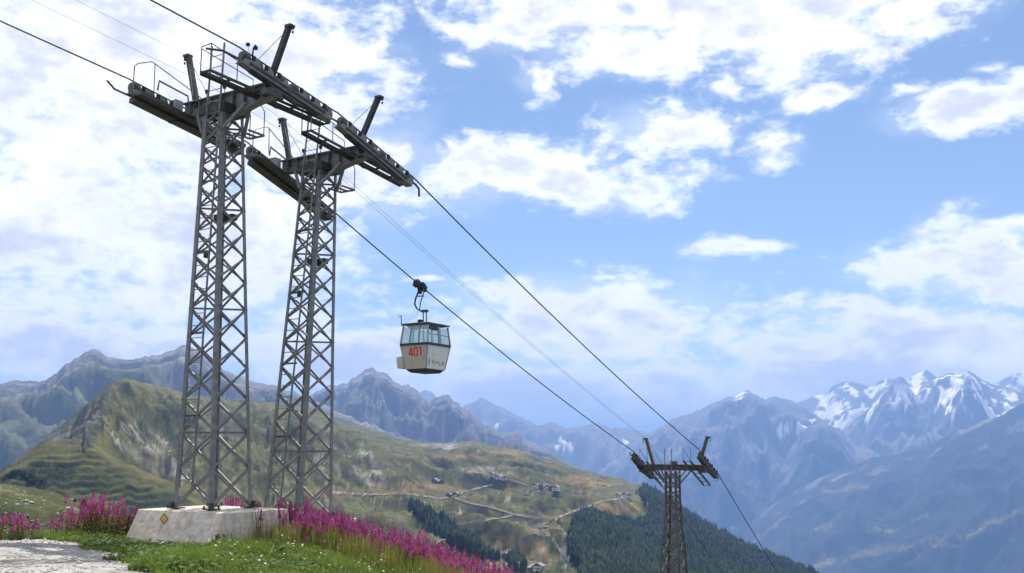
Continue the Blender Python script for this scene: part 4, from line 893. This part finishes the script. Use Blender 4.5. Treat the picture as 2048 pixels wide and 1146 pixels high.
x, y = scatter(330000, -16, 4, 12.5, 33)
gvn = gravelness(x, y); den = fbm(x / 1.7, y / 1.7, 4, 601); tall = fbm(x / 2.6, y / 2.6, 3, 611)
keep = (gvn < .35) & ~in_block(x, y, -.12) & (rng.random(len(x)) < np.clip(.75 + .6 * den, .15, 1)) & (y < edge_of(x) + 2.2)
keep &= ~((y < 16) & (x > 1.5))
x, y, tall, den = x[keep], y[keep], tall[keep], den[keep]; n = len(x)
h = (.07 + .10 * rng.random(n) ** 1.5) * (1 + .9 * np.clip(tall, -.5, 1)) * np.where(x > -6, 1.3 + .5 * sstep(x, -6, -3) * sstep(y, 18, 23), .8)
hue = rng.random(n)[:, None]; dry = np.clip(.35 * fbm(x / 1.2, y / 1.2, 4, 621) + .22 * rng.random(n) - .02, 0, 1)[:, None]
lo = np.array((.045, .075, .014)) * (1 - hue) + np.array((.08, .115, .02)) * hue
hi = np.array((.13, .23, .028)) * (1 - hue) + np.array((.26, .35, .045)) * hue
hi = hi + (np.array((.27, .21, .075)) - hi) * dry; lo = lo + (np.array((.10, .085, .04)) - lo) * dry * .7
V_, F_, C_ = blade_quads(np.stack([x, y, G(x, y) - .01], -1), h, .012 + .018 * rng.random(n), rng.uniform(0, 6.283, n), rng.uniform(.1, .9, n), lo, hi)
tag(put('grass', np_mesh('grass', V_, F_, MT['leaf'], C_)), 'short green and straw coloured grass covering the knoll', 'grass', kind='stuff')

# low broad leaved herbs that fill the turf
x, y = scatter(26000, -12, 3, 13.5, 28)
k = (gravelness(x, y) < .2) & ~in_block(x, y, .02) & (fbm(x / 1.1, y / 1.1, 4, 651) > .05); x, y = x[k], y[k]; n = len(x)
z = G(x, y) + rng.uniform(.02, .14, n); a = rng.uniform(0, 6.283, n); l = rng.uniform(.03, .075, n); til = rng.uniform(-.6, .6, n)
d = np.stack([np.cos(a), np.sin(a), til], -1) * l[:, None]; s_ = np.stack([-np.sin(a), np.cos(a), rng.uniform(-.5, .5, n)], -1) * (l * .5)[:, None]; c = np.stack([x, y, z], -1)
V_ = np.stack([c - d, c + s_, c + d, c - s_], 1).reshape(-1, 3); cc = np.array((.04, .085, .02)) + rng.random((n, 1)) * np.array((.07, .085, .03))
tag(put('low_herbs', np_mesh('low_herbs', V_, np.arange(4 * n).reshape(-1, 4), MT['leaf'], np.repeat(cc, 4, 0))), 'small broad green leaves of low herbs between the grass', 'herbs', kind='stuff')

# fireweed
def fireweed_arrays(seed, h, full=1.0):
    r = np.random.default_rng(seed); st, lv, fl = Soup(), Soup(), Soup(); tone = r.uniform(.75, 1.15); dens = r.choice([1, .8, .6, .3])
    lean = r.uniform(-.16, .16, 2) * h
    def ax(t): return np.array((lean[0] * t * t, lean[1] * t * t, h * t))
    for k in range(3):
        a0, a1 = k * 2.094, (k + 1) * 2.094
        for t0, t1 in ((0, .5), (.5, 1)):
            w0, w1 = .009 * (1 - t0 * .6), .009 * (1 - t1 * .6); p, q = ax(t0), ax(t1)
            e0, e1 = np.array((math.cos(a0), math.sin(a0), 0)), np.array((math.cos(a1), math.sin(a1), 0))
            st.quad([p + e0 * w0, p + e1 * w0, q + e1 * w1, q + e0 * w1], (.14, .085, .035) if t0 else (.13, .12, .035))
    nl = int(22 * full)
    for i in range(nl):
        t = .08 + .68 * i / nl; a = i * 2.4 + r.uniform(-.4, .4); l = r.uniform(.08, .13) * (1.15 - .6 * t); p = ax(t)
        d = np.array((math.cos(a), math.sin(a), r.uniform(-.1, .7))); s = np.array((-math.sin(a), math.cos(a), 0)) * l * .14
        q = r.random(); c = np.array((.07, .115, .025)) * (1 - q) + np.array((.15, .16, .035)) * q
        if t > .36 and r.random() < .5: c = np.array((.30, .11, .045)) * r.uniform(.6, 1.1)
        lv.quad([p, p + d * l * .5 + s, p + d * l - np.array((0, 0, l * .25)), p + d * l * .5 - s], c)
    nf = int(50 * full * dens); t0 = r.uniform(.62, .76)
    for i in range(nf):
        u_ = i / nf; t = t0 + (1 - t0) * u_; a = i * 2.4; rad = .036 * (1 - u_) ** .7 + .004; p = ax(t)
        d = np.array((math.cos(a), math.sin(a), .25)); s = np.array((-math.sin(a), math.cos(a), 0)); sz = .020 * (1 - u_) ** .4 + .005
        c = np.array((.48, .09, .26)) * tone * r.uniform(.5, 1.35) if u_ < .8 else np.array((.28, .04, .11)) * r.uniform(.8, 1.2)
        if r.random() < .28: c = c * .6 + np.array((.16, .10, .20))
        o = p + d * rad; up = np.array((0, 0, 1.)) + r.uniform(-.6, .6, 3)
        fl.quad([o - s * sz, o - up * sz, o + s * sz, o + up * sz], c)
    return st, lv, fl
FW = [fireweed_arrays(70 + i, hh) for i, hh in enumerate((1.0, .86, 1.12, .78, 1.0, .95, 1.06, .84, 1.0, .72))]
FWM = [tuple(s.mesh(nm, MT['leaf']) for s, nm in zip(f, ('stem', 'leaves', 'flower_spike'))) for f in FW]
FWA = []
for f in FW:
    V = np.concatenate([np.array(s.V).reshape(-1, 3) for s in f]); Cc = np.concatenate([np.repeat(np.array(s.C), 4, 0) for s in f]); FWA.append((V, Cc))
spots = []                                        # x, y, height
def clump(n, fx):
    c = 0
    while c < n:
        px, py, hh = fx()
        if in_block(np.array([px]), np.array([py]), .05)[0] or (gravelness(px, py) > .25 and py < edge_of(px) - .7): continue
        spots.append((px, py, hh)); c += 1
def right_band():
    x_ = rng.uniform(-6.6, .0); e = float(np.interp(x_, [-6.6, -5.6, -4.3, -2.1, -.7, 1.2], [28.3, 28.0, 27.2, 25.2, 22.6, 20.4])); return x_, e + rng.normal(0, .85), rng.uniform(.55, 1.0) ** .8 * (1.0 if x_ < -2 else .92)
clump(720, right_band)
clump(200, lambda: (lambda x_: (x_, edge_of(x_) - .1 + rng.normal(0, .4), rng.uniform(.4, .75)))(rng.uniform(-16, -10.4)))
clump(75, lambda: (rng.normal(-10.6, .42), rng.normal(26.6, .55), rng.uniform(.75, 1.15)))
clump(200, lambda: (lambda t, s: tuple((T1 + Vv * t + U * s)) + (rng.uniform(.9, 1.3),))(rng.uniform(-3.0, 1.7), rng.uniform(1.5, 2.3)))
clump(70, lambda: (lambda t, s: tuple((T1 + Vv * t + U * s)) + (rng.uniform(.7, 1.05),))(rng.uniform(-2.6, -1.9), rng.uniform(-1.6, 1.5)))
clump(110, lambda: (lambda t, s: tuple((T1 + Vv * t + U * s)) + (rng.uniform(.7, 1.0),))(rng.uniform(1.7, 3.2), rng.uniform(.2, 2.6)))
clump(9, lambda: (rng.uniform(-6.6, -2.0), rng.uniform(23.5, 25.5), rng.uniform(.4, .6)))
order = sorted(range(len(spots)), key=lambda i: math.hypot(spots[i][0], spots[i][1]) - 9 * spots[i][2])
fw_lab = {0: ('tall pink fireweed stem growing in the dense band along the right hand brow', 'fireweed along the brow'), 1: ('pink fireweed stem growing between the gravel edge and the hillside', 'fireweed beside the gravel'), 2: ('tall pink fireweed stem growing close around the concrete block', 'fireweed around the concrete block')}
zq = [0, 0, 0]; RV, RC = [], []
for q, i in enumerate(order):
    px, py, hh = spots[i]; k = i % 10; z = float(G(px, py)) - .03; a = rnd.uniform(0, 6.28)
    zone = 1 if px < -11.1 else (2 if px < -6.2 else 0); zq[zone] += 1
    if zq[zone] <= (150, 70, 70)[zone]:
        M_ = Matrix.Translation((px, py, z)) @ Matrix.Rotation(a, 4, 'Z') @ Matrix.Diagonal((1, 1, hh, 1))
        e = empty('fireweed', (px, py, z), a); e.scale = (1.05, 1.05, hh); tag(e, fw_lab[zone][0], 'wildflower', fw_lab[zone][1])
        for me, nm in zip(FWM[k], ('stem', 'leaves', 'flower_spike')): put(nm, me, e)
    else:
        V, Cc = FWA[k]; ca_, sa_ = math.cos(a), math.sin(a)
        RV.append(np.stack([V[:, 0] * ca_ - V[:, 1] * sa_ + px, V[:, 0] * sa_ + V[:, 1] * ca_ + py, V[:, 2] * hh + z], -1)); RC.append(Cc)
RV = np.concatenate(RV); RC = np.concatenate(RC)
tag(put('fireweed_mass', np_mesh('fireweed_mass', RV, np.arange(len(RV)).reshape(-1, 4), MT['leaf'], RC)), 'mass of pink fireweed behind the nearer stems', 'wildflowers', kind='stuff')

# tall weeds: golden stems on the right slope, dark green stems beside the block
def weeds(name, pts, hmin, hmax, lo, hi, label, wmin=.012):
    P_ = np.array(pts); n = len(P_); h = rng.uniform(hmin, hmax, n)
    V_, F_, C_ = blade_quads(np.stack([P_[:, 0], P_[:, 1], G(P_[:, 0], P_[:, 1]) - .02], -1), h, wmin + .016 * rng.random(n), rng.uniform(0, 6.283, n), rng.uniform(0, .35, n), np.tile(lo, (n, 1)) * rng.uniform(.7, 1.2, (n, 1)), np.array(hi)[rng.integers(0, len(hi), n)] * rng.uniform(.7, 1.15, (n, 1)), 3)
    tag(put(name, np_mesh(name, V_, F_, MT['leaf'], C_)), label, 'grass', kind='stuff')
pts = []
while len(pts) < 11000:
    a, b = rng.uniform(-7.2, 1), rng.uniform(18, 28)
    e = np.interp(a, [-6.6, -5.6, -4.3, -2.1, -.7, 1.2], [28.3, 28.0, 27.2, 25.2, 22.6, 20.4])
    if b < e + .5 and rng.random() < math.exp(-((b - e + .9) / 1.6) ** 2) and not in_block(np.array([a]), np.array([b]), .05)[0] and fbm(a / .9, b / .9, 3, 701) > -.3: pts.append((a, b))
weeds('tall_grass', pts, .25, .68, (.08, .11, .02), [(.36, .34, .08), (.20, .30, .05), (.38, .24, .08), (.28, .34, .06)], 'tall golden green grass stems rising in front of the fireweed')
pts = []
while len(pts) < 2600:
    p = T1 + Vv * rng.normal(-2.25, .35) + U * rng.uniform(-1.9, 1.6)
    if not in_block(np.array([p[0]]), np.array([p[1]]), .0)[0] and gravelness(p[0], p[1]) < .3: pts.append(tuple(p))
weeds('tall_weeds', pts, .3, .85, (.03, .045, .014), [(.07, .11, .02), (.11, .14, .03), (.05, .08, .02)], 'dense dark green weeds against the left side of the concrete block', .02)

# broad leaved plants at the foot of the block and in the turf
def leaf_mesh():
    s = Soup(); g = np.array((.075, .14, .032))
    for k in range(4):
        t0, t1 = k / 4, (k + 1) / 4; w = lambda t: .5 * math.sin(math.pi * min(t * .9 + .08, 1)) ** .8
        zc = lambda t: .55 * t - .75 * t * t
        for sg in (-1, 1):
            s.quad([(t0, 0, zc(t0)), (t1, 0, zc(t1)), (t1, sg * w(t1) * .55, zc(t1) + .10 * w(t1)), (t0, sg * w(t0) * .55, zc(t0) + .10 * w(t0))], g * (1.15 if sg > 0 else .95))
    return s.mesh('leaf', MT['leaf'])
LEAF = leaf_mesh()
def leafy(px, py, size, nleaf, label, group):
    e = empty('leafy_plant', (px, py, float(G(px, py)) - .01), rnd.uniform(0, 6.28)); tag(e, label, 'plant', group)
    for i in range(nleaf):
        a = i * 2.4 + rnd.uniform(-.3, .3); up = rnd.uniform(0, .55); l = size * rnd.uniform(.55, 1.0); zb = rnd.uniform(0, size * .9) * (i / nleaf)
        put('leaf', LEAF, e, Matrix.Translation((0, 0, zb)) @ Matrix.Rotation(a, 4, 'Z') @ Matrix.Rotation(-up, 4, 'Y') @ Matrix.Diagonal((l, l, l, 1)))
def gp(x, y):                                     # pixel -> point on the knoll
    r = ray(x, y); t = 10 / r[1]
    for _ in range(60):
        p = r * t; g = float(G(p[0], p[1])); t *= 1 + .5 * ((p[2] - g) / max(-p[2], .5)) if p[2] < 0 else 1.05
    return r * t
for (x, y, sz, nl) in ((432, 1094, .34, 16), (418, 1102, .28, 14), (446, 1104, .26, 12), (405, 1108, .22, 12), (500, 1080, .28, 14), (520, 1084, .24, 12), (488, 1088, .22, 10), (540, 1076, .24, 12)):
    p = gp(x, y); leafy(p[0], p[1] - (.0 if x < 470 else .0), sz, nl, 'large leaved dark green plant growing against the front of the concrete block', 'leafy plants at the block')
for i in range(90):
    x, y = rng.uniform(150, 840), rng.uniform(1108, 1150); p = gp(x, y)
    if gravelness(p[0], p[1]) < .2 and not in_block(np.array([p[0]]), np.array([p[1]]), .1)[0]:
        leafy(p[0], p[1], rng.uniform(.14, .30), int(rng.integers(7, 12)), 'low rosette of broad green leaves in the turf of the knoll', 'leafy rosettes in the turf')
# a bare twiggy sapling against the block's right face
p = gp(515, 1092); sp_ = empty('sapling', (p[0], p[1], float(G(p[0], p[1]))), 0); tag(sp_, 'thin twiggy sapling in front of the concrete block', 'plant')
tg = MB(); sv = Soup()
for i in range(7):
    a = i * .9; e_ = Vector((.28 * math.cos(a) * (i % 3 + 1) / 3, .2 * math.sin(a), .75 + .1 * (i % 3))); tg.tube([(0, 0, 0), e_ * .5 + Vector((0, 0, .06)), e_], [.012, .008, .003], 5)
    for j in range(9):
        t = .45 + .55 * j / 9; c = np.array(e_ * t); d = rng.normal(0, 1, 3); d = d / np.linalg.norm(d) * .04; s2 = np.cross(d, rng.normal(0, 1, 3)); s2 = s2 / np.linalg.norm(s2) * .015
        sv.quad([c, c + d * .5 + s2, c + d, c + d * .5 - s2], (.06, .09, .025))
tg.put('twigs', MT['hwood'], sp_); put('leaves', sv.mesh('leaves', MT['leaf']), sp_)
# daisies
x, y = scatter(5200, -7.5, 2.5, 15, 27); e = np.interp(x, [-6.6, -5.6, -4.3, -2.1, -.7, 1.2], [28.3, 28.0, 27.2, 25.2, 22.6, 20.4])
k = (fbm(x / .8, y / .8, 4, 801) > .12) & (gravelness(x, y) < .1) & ~in_block(x, y, .1) & (y < e) & (rng.random(len(x)) < sstep(x, -6.5, -3.5) * .3 + .05); x, y = x[k], y[k]; n = len(x)
c = np.stack([x, y, G(x, y) + rng.uniform(.18, .42, n)], -1); a = rng.uniform(0, 6.28, n); sz = rng.uniform(.012, .026, n)[:, None]; tl = rng.uniform(-.5, .5, (n, 2))
d1 = np.stack([np.cos(a), np.sin(a), tl[:, 0]], -1) * sz; d2 = np.stack([-np.sin(a), np.cos(a), tl[:, 1]], -1) * sz
V_ = np.stack([c - d1, c - d2, c + d1, c + d2], 1).reshape(-1, 3); cc = np.where(rng.random((n, 1)) < .8, np.array((.78, .77, .72)), np.array((.70, .55, .20)))
tag(put('daisies', np_mesh('daisies', V_, np.arange(4 * n).reshape(-1, 4), MT['leaf'], np.repeat(cc, 4, 0))), 'tiny white and yellow flowers sprinkled over the grass', 'wildflowers', kind='stuff')
# stones on the gravel
x, y = scatter(15000, -15, -3.5, 13, 24); k = gravelness(x, y) > .5; x, y = x[k], y[k]; n = len(x)
s = .009 + .05 * rng.random(n) ** 5; O = np.array([(1, 0, 0), (0, 1, 0), (-1, 0, 0), (0, -1, 0), (0, 0, .7), (0, 0, -.7)])
V_ = np.stack([x, y, G(x, y)], -1)[:, None] + O[None] * s[:, None, None] * rng.uniform(.6, 1.3, (n, 6, 1))
T_ = np.array([(0, 1, 4), (1, 2, 4), (2, 3, 4), (3, 0, 4), (1, 0, 5), (2, 1, 5), (3, 2, 5), (0, 3, 5)])
tag(put('gravel_stones', np_mesh('gravel_stones', V_.reshape(-1, 3), (np.arange(n)[:, None, None] * 6 + T_[None]).reshape(-1, 3), MT['stone'], tris=True)), 'loose grey stones strewn over the gravel track', 'gravel', kind='stuff')
# white marker stake in the flowers
p = gp(702, 1094); st = MB(); st.tube([(0, 0, -.1), (0, 0, .62)], .022, 8); so = st.put('marker_stake', MT['cabinw'], None, Matrix.Translation((p[0], p[1], float(G(p[0], p[1]))))); tag(so, 'thin white marker stake standing among the fireweed', 'stake')
MB().lathe([(.62, .024), (.66, .02), (.67, 0)], 8, 2).put('stake_cap', MT['cabin'], so)

# ------------------------------------------------------------------ things on the far slopes
def on_slope(name, px, py):                       # nearest visible mesh point of a slope under a pixel
    X, Y, Z, PX, PY, Rr = terr[name]
    d = (PX - px) ** 2 + (PY - py) ** 2 + np.where(Rr > 1, 1e9, 0) ; k = d < d.min() + 14
    D = np.where(k, np.hypot(X, Y), 1e12); i = np.unravel_index(np.argmin(D), D.shape)
    r = ray(px, py); t = Y[i] / r[1]; return Vector((r[0] * t, Y[i], Z[i]))
import bisect
from mathutils.bvhtree import BVHTree
def bvh(name):
    me = bpy.data.objects[name].data; v = np.empty(len(me.vertices) * 3, np.float32); me.vertices.foreach_get('co', v); q = np.empty(len(me.loops), np.int32); me.loops.foreach_get('vertex_index', q)
    return BVHTree.FromPolygons(v.reshape(-1, 3).tolist(), q.reshape(-1, 4).tolist())
BV = {k: bvh(k) for k in ('alpine_slope', 'terraced_hill', 'rocky_hillock')}
def cast(name, px, py):
    h = BV[name].ray_cast(Vector((0, 0, 0)), Vector(ray(px, py)).normalized()); return h[0]
def drop(name, x, y):
    h = BV[name].ray_cast(Vector((x, y, 3000)), Vector((0, 0, -1))); return h[0]
tracks = [[(845, 992), (880, 998), (905, 995), (940, 1007), (985, 1016), (1030, 1030), (1085, 1038)], [(890, 1053), (940, 1045), (1000, 1037), (1030, 1031)], [(1135, 1028), (1170, 1016), (1190, 1008), (1205, 1003), (1235, 998), (1252, 994)], [(1135, 1028), (1115, 1037), (1090, 1048), (1075, 1055), (1100, 1053)], [(905, 995), (925, 985), (960, 976), (990, 969)], [(935, 943), (965, 947), (990, 952), (1012, 957), (1040, 966), (1062, 975)], [(1105, 1077), (1112, 1090), (1122, 1105), (1136, 1120), (1152, 1130)], [(1003, 1146), (1013, 1128), (1030, 1122), (1043, 1130), (1050, 1141)], [(872, 1086), (895, 1080), (912, 1077)], [(830, 891), (870, 897), (900, 892), (925, 886), (945, 887)], [(1066, 1068), (1095, 1066), (1100, 1072), (1070, 1069)], [(1075, 1050), (1100, 1055), (1130, 1060)], [(918, 1012), (922, 1030), (925, 1045)], [(1085, 1137), (1092, 1131), (1106, 1130)], [(1170, 958), (1200, 953), (1215, 952)], [(1205, 977), (1225, 970), (1250, 968)], [(660, 985), (700, 988), (760, 990), (800, 987), (845, 992)]]
for t_ in tracks:
    pts = []
    for (a, b), (c, d) in zip(t_[:-1], t_[1:]):
        k = max(2, int(math.hypot(c - a, d - b) / 4))
        for i in range(k): pts.append((a + (c - a) * i / k + rnd.uniform(-.5, .5), b + (d - b) * i / k + rnd.uniform(-.3, .3)))
    P3 = [cast('alpine_slope', *q) for q in pts]; P3 = [q for q in P3 if q is not None]
    P3 = [q for i, q in enumerate(P3) if i == 0 or (q - P3[i - 1]).length < 160]
    if len(P3) < 3: continue
    m = MB(); V = []
    for i, q in enumerate(P3):
        tdir = (P3[min(i + 1, len(P3) - 1)] - P3[max(i - 1, 0)]); tdir.z = 0; tdir = tdir.normalized() if tdir.length > 0 else Vector((1, 0, 0)); s_ = Vector((-tdir.y, tdir.x, 0)) * rnd.uniform(.5, 1.15)
        for w_ in (-1, 1):
            h = drop('alpine_slope', q.x + s_.x * w_, q.y + s_.y * w_); V.append((q.x + s_.x * w_, q.y + s_.y * w_, (h.z if h else q.z) + .5))
    m.add(V, [(2 * i, 2 * i + 1, 2 * i + 3, 2 * i + 2) for i in range(len(P3) - 1)]); tag(m.put('track', MT['track']), kind='structure')
# houses
def house(px, py, w, l, h, wood, label, group):
    p = cast('alpine_slope', px, py)
    if p is None: return
    a = rnd.uniform(-.5, .5); e = empty('house', (p.x, p.y, p.z - .6), a); tag(e, label, 'house', group)
    MB().box((0, 0, h / 2), (w, l, h)).put('wall', MT['hwood' if wood else 'hwall'], e)
    rm = MB(); o_ = .6; rh = w * .28
    for sg in (-1, 1): rm.add([(sg * (w / 2 + o_), -l / 2 - o_, h - .25), (sg * (w / 2 + o_), l / 2 + o_, h - .25), (0, l / 2 + o_, h + rh), (0, -l / 2 - o_, h + rh), (sg * (w / 2 + o_), -l / 2 - o_, h + .1), (sg * (w / 2 + o_), l / 2 + o_, h + .1), (0, l / 2 + o_, h + rh + .35), (0, -l / 2 - o_, h + rh + .35)], [(0, 1, 2, 3), (4, 5, 6, 7), (0, 1, 5, 4), (2, 3, 7, 6), (0, 3, 7, 4), (1, 2, 6, 5)])
    r_ = rm.put('roof', MT['hroof'], e); MB().add
    g_ = MB(); g_.prism([(-w / 2, h), (w / 2, h), (0, h + rh)], 1, -l / 2, l / 2); g_.put('gable', MT['hwood'], e)
    for sx in (-.25, .25):
        MB().box((sx * w, -l / 2 - .03, h * .55), (w * .16, .1, h * .25)).put('window', MT['trim'], e)
    MB().box((0, -l / 2 - .03, 1.1), (1.2, .1, 2.2)).put('door', MT['hwood'], e)
VILL = [(1070, 976), (1078, 976), (1086, 978), (1094, 979), (1102, 979), (1112, 981), (985, 953), (992, 955), (998, 958), (1008, 960)]
for i, (a, b) in enumerate(VILL[:6]): house(a, b, rnd.uniform(5.5, 8.5), rnd.uniform(6, 8), rnd.uniform(3, 4.5), i % 3 == 1, 'small pale mountain house in the row above the dark shrub slope', 'houses in the row on the alp')
for a, b in VILL[6:]: house(a, b, rnd.uniform(5, 7), 6, 3.2, False, 'small house on the bare ground at the upper bend of the track', 'houses at the upper bend')
for a, b in ((1236, 996), (1246, 994), (1255, 996)): house(a, b, rnd.uniform(6, 9), 6, 3.4, False, 'pale building at the end of the wide track above the golden meadow', 'buildings at the track end')
for i, (a, b) in enumerate(((1012, 1116), (1022, 1110), (1036, 1122), (1046, 1134), (1068, 1143), (1078, 1140))): house(a, b, rnd.uniform(4.5, 6), 5, 3, i % 2 == 0, 'chalet beside the winding track at the foot of the alp', 'chalets at the foot of the alp')
for a, b in ((870, 963), (880, 966), (898, 993), (912, 991)): house(a, b, rnd.uniform(4, 6), 5, 2.6, True, 'dark hut on the open pasture of the alp', 'huts on the pasture')
# conifer forest on the alp, far off and read as one mass
def forest(name, polys, n, hmin, hmax, label, width=.2, nc=6):
    base = []
    for pl in polys:
        pl = np.array(pl, float); area = abs(np.sum(pl[:, 0] * np.roll(pl[:, 1], -1) - np.roll(pl[:, 0], -1) * pl[:, 1])) / 2
        base.append((pl, area))
    tot = sum(a for _, a in base); P_ = []
    for pl, a in base:
        k = int(n * a / tot * 1.7); qx = rng.uniform(pl[:, 0].min(), pl[:, 0].max(), k * 2); qy = rng.uniform(pl[:, 1].min(), pl[:, 1].max(), k * 2)
        m_ = in_poly(qx + 9 * fbm(qx / 16, qy / 16, 4, 9) + rng.normal(0, 2.5, len(qx)), qy + 6 * fbm(qx / 16, qy / 16, 4, 19) + rng.normal(0, 1.5, len(qx)), pl) & (fbm(qx / 13, qy / 9, 4, 29) > -.62)
        for a_, b_ in zip(qx[m_][:k], qy[m_][:k]):
            h_ = cast('alpine_slope', a_, b_)
            if h_ is not None and h_.length < 5000: P_.append(h_)
    P_ = np.array([tuple(p) for p in P_]); n = len(P_); h = rng.uniform(hmin, hmax, n); r = h * rng.uniform(width * .8, width * 1.3, n); ang = np.arange(nc) * 2 * np.pi / nc
    ring = np.stack([np.cos(ang), np.sin(ang), np.zeros(nc)], -1)
    jit = rng.uniform(.75, 1.25, (n, nc, 1))
    V0 = P_[:, None] + ring[None] * r[:, None, None] * jit; V1 = P_[:, None] + ring[None] * (r * .55)[:, None, None] * jit[:, ::-1] + np.array((0, 0, 1.)) * (h * .48)[:, None, None]
    top = P_ + np.array((0, 0, 1.)) * h[:, None]
    V = np.concatenate([V0, V1, top[:, None]], 1); m = 2 * nc + 1; idx = np.arange(n)[:, None] * m
    T_ = []
    for k in range(nc):
        j = (k + 1) % nc; T_ += [(k, j, nc + j), (k, nc + j, nc + k), (nc + k, nc + j, 2 * nc)]
    T_ = (idx[:, :, None] + np.array(T_)[None]).reshape(-1, 3)
    c = (np.array((.013, .024, .014)) + rng.random((n, 1)) ** 2 * np.array((.034, .042, .016))); Cc = np.repeat(c, m, 0)
    tag(put(name, np_mesh(name, V.reshape(-1, 3), T_, MT['forest'], Cc, tris=True)), label, 'forest', kind='stuff')
forest('conifer_forest', WOODS, 22000, 2.5, 9.5, 'dark conifer forest covering the lower flank of the alp')
# shrubs on the near hillside
def shrub(px, py, w, h, label, group, surf):
    p = cast(surf, px, py)
    if p is None: return
    e = empty('shrub', (p.x, p.y, p.z - .1), rnd.uniform(0, 6)); tag(e, label, 'shrub', group)
    n = 260; d = rng.normal(0, 1, (n, 3)); d /= np.linalg.norm(d, axis=1)[:, None]; rad = rng.random(n) ** .4
    c = d * rad[:, None] * np.array((w / 2, w / 2, h / 2)) * (1 + .3 * fbm(d[:, 0] * 2 + px, d[:, 1] * 2 + d[:, 2], 3, 7))[:, None]; c[:, 2] += h * .5
    s = .13 * (w + h) / 2; a = rng.normal(0, 1, (n, 3)) * s * .5; b = rng.normal(0, 1, (n, 3)) * s * .5
    V = np.stack([c - a, c - b, c + a, c + b], 1).reshape(-1, 3); cc = np.array((.022, .034, .018)) + rng.random((n, 1)) * np.array((.025, .035, .015))
    put('foliage', np_mesh('foliage', V, np.arange(4 * n).reshape(-1, 4), MT['leaf'], np.repeat(cc, 4, 0)), e)
    t = MB()
    for k in range(3): t.tube([(0, 0, -.2), (w * .15 * math.cos(k * 2.1), w * .15 * math.sin(k * 2.1), h * .5)], [.05 * h / 2, .02], 5)
    t.put('branches', MT['hwood'], e)
for (a, b, w, h) in ((168, 1016, 1.0, 1.7), (178, 1021, 1.3, 1.1), (188, 1020, 1.3, 1.2), (196, 1027, 1.1, 1.0), (205, 1034, 1.0, .9), (150, 1003, .7, .6), (133, 997, .7, .6), (152, 1060, .9, .8), (160, 1068, .8, .7), (176, 1052, .9, .8)):
    shrub(a, b, w, h, 'dark green shrub among the rocks of the hillock behind the fireweed', 'shrubs on the rocky hillock', 'rocky_hillock')
for (a, b, w, h) in ((30, 950, 5, 3), (45, 953, 5, 3), (18, 956, 4, 2.6), (58, 958, 5, 3.2), (68, 966, 5, 2.8), (85, 968, 4, 2.6), (8, 962, 4, 2.4)):
    shrub(a, b, w, h, 'dark bush on the shoulder of the terraced hill', 'bushes on the terraced hill', 'terraced_hill')
# pale boulders on the hillock: joined, each only a few pixels wide
Vb, Fb = [], []; nb = 0
bx = np.concatenate([rng.uniform(0, 260, 190), rng.normal(55, 20, 40), rng.normal(165, 30, 30)]); by = np.concatenate([rng.uniform(975, 1085, 190), rng.normal(1004, 8, 40), rng.normal(1045, 12, 30)])
for a, b in zip(bx, by):
    p = cast('rocky_hillock', a, b)
    if p is None or p.length > 260: continue
    s = rnd.uniform(.08, .24) * (1.0 if rnd.random() < .9 else 2.2); c = np.array(p)
    v = c + O * s * rng.uniform(.5, 1.4, (6, 1)) * np.array((1.5, 1.2, .7)); Vb.append(v); Fb.append(T_ := np.array([(0, 1, 4), (1, 2, 4), (2, 3, 4), (3, 0, 4), (1, 0, 5), (2, 1, 5), (3, 2, 5), (0, 3, 5)]) + nb); nb += 6
tag(put('boulders', np_mesh('boulders', np.concatenate(Vb), np.concatenate(Fb), MT['stone'], tris=True)), 'pale rocks scattered over the dark green hillock', 'rocks', kind='stuff')

# ------------------------------------------------------------------ haze
top_z = max(float(v[2].max()) for k_, v in terr.items() if k_[0] != '_') + 12
hz = MB(); hz.box((0, 14000, (-1297 + top_z) / 2), (110000, 66000, 1297 + top_z)); print('haze top', top_z)
hm = bpy.data.materials.new('haze_air'); hm.use_nodes = True; nt = hm.node_tree; nt.nodes.clear()
ho = nt.nodes.new('ShaderNodeOutputMaterial'); pv = nt.nodes.new('ShaderNodeVolumePrincipled')
pv.inputs['Color'].default_value = (.24, .44, 1.0, 1); pv.inputs['Density'].default_value = 1.25e-4; pv.inputs['Anisotropy'].default_value = .2
pv.inputs['Absorption Color'].default_value = (.10, .10, .10, 1)
nt.links.new(pv.outputs[0], ho.inputs['Volume'])
tag(hz.put('haze', hm), 'thin blue mountain haze filling the valley air', 'haze', kind='stuff')
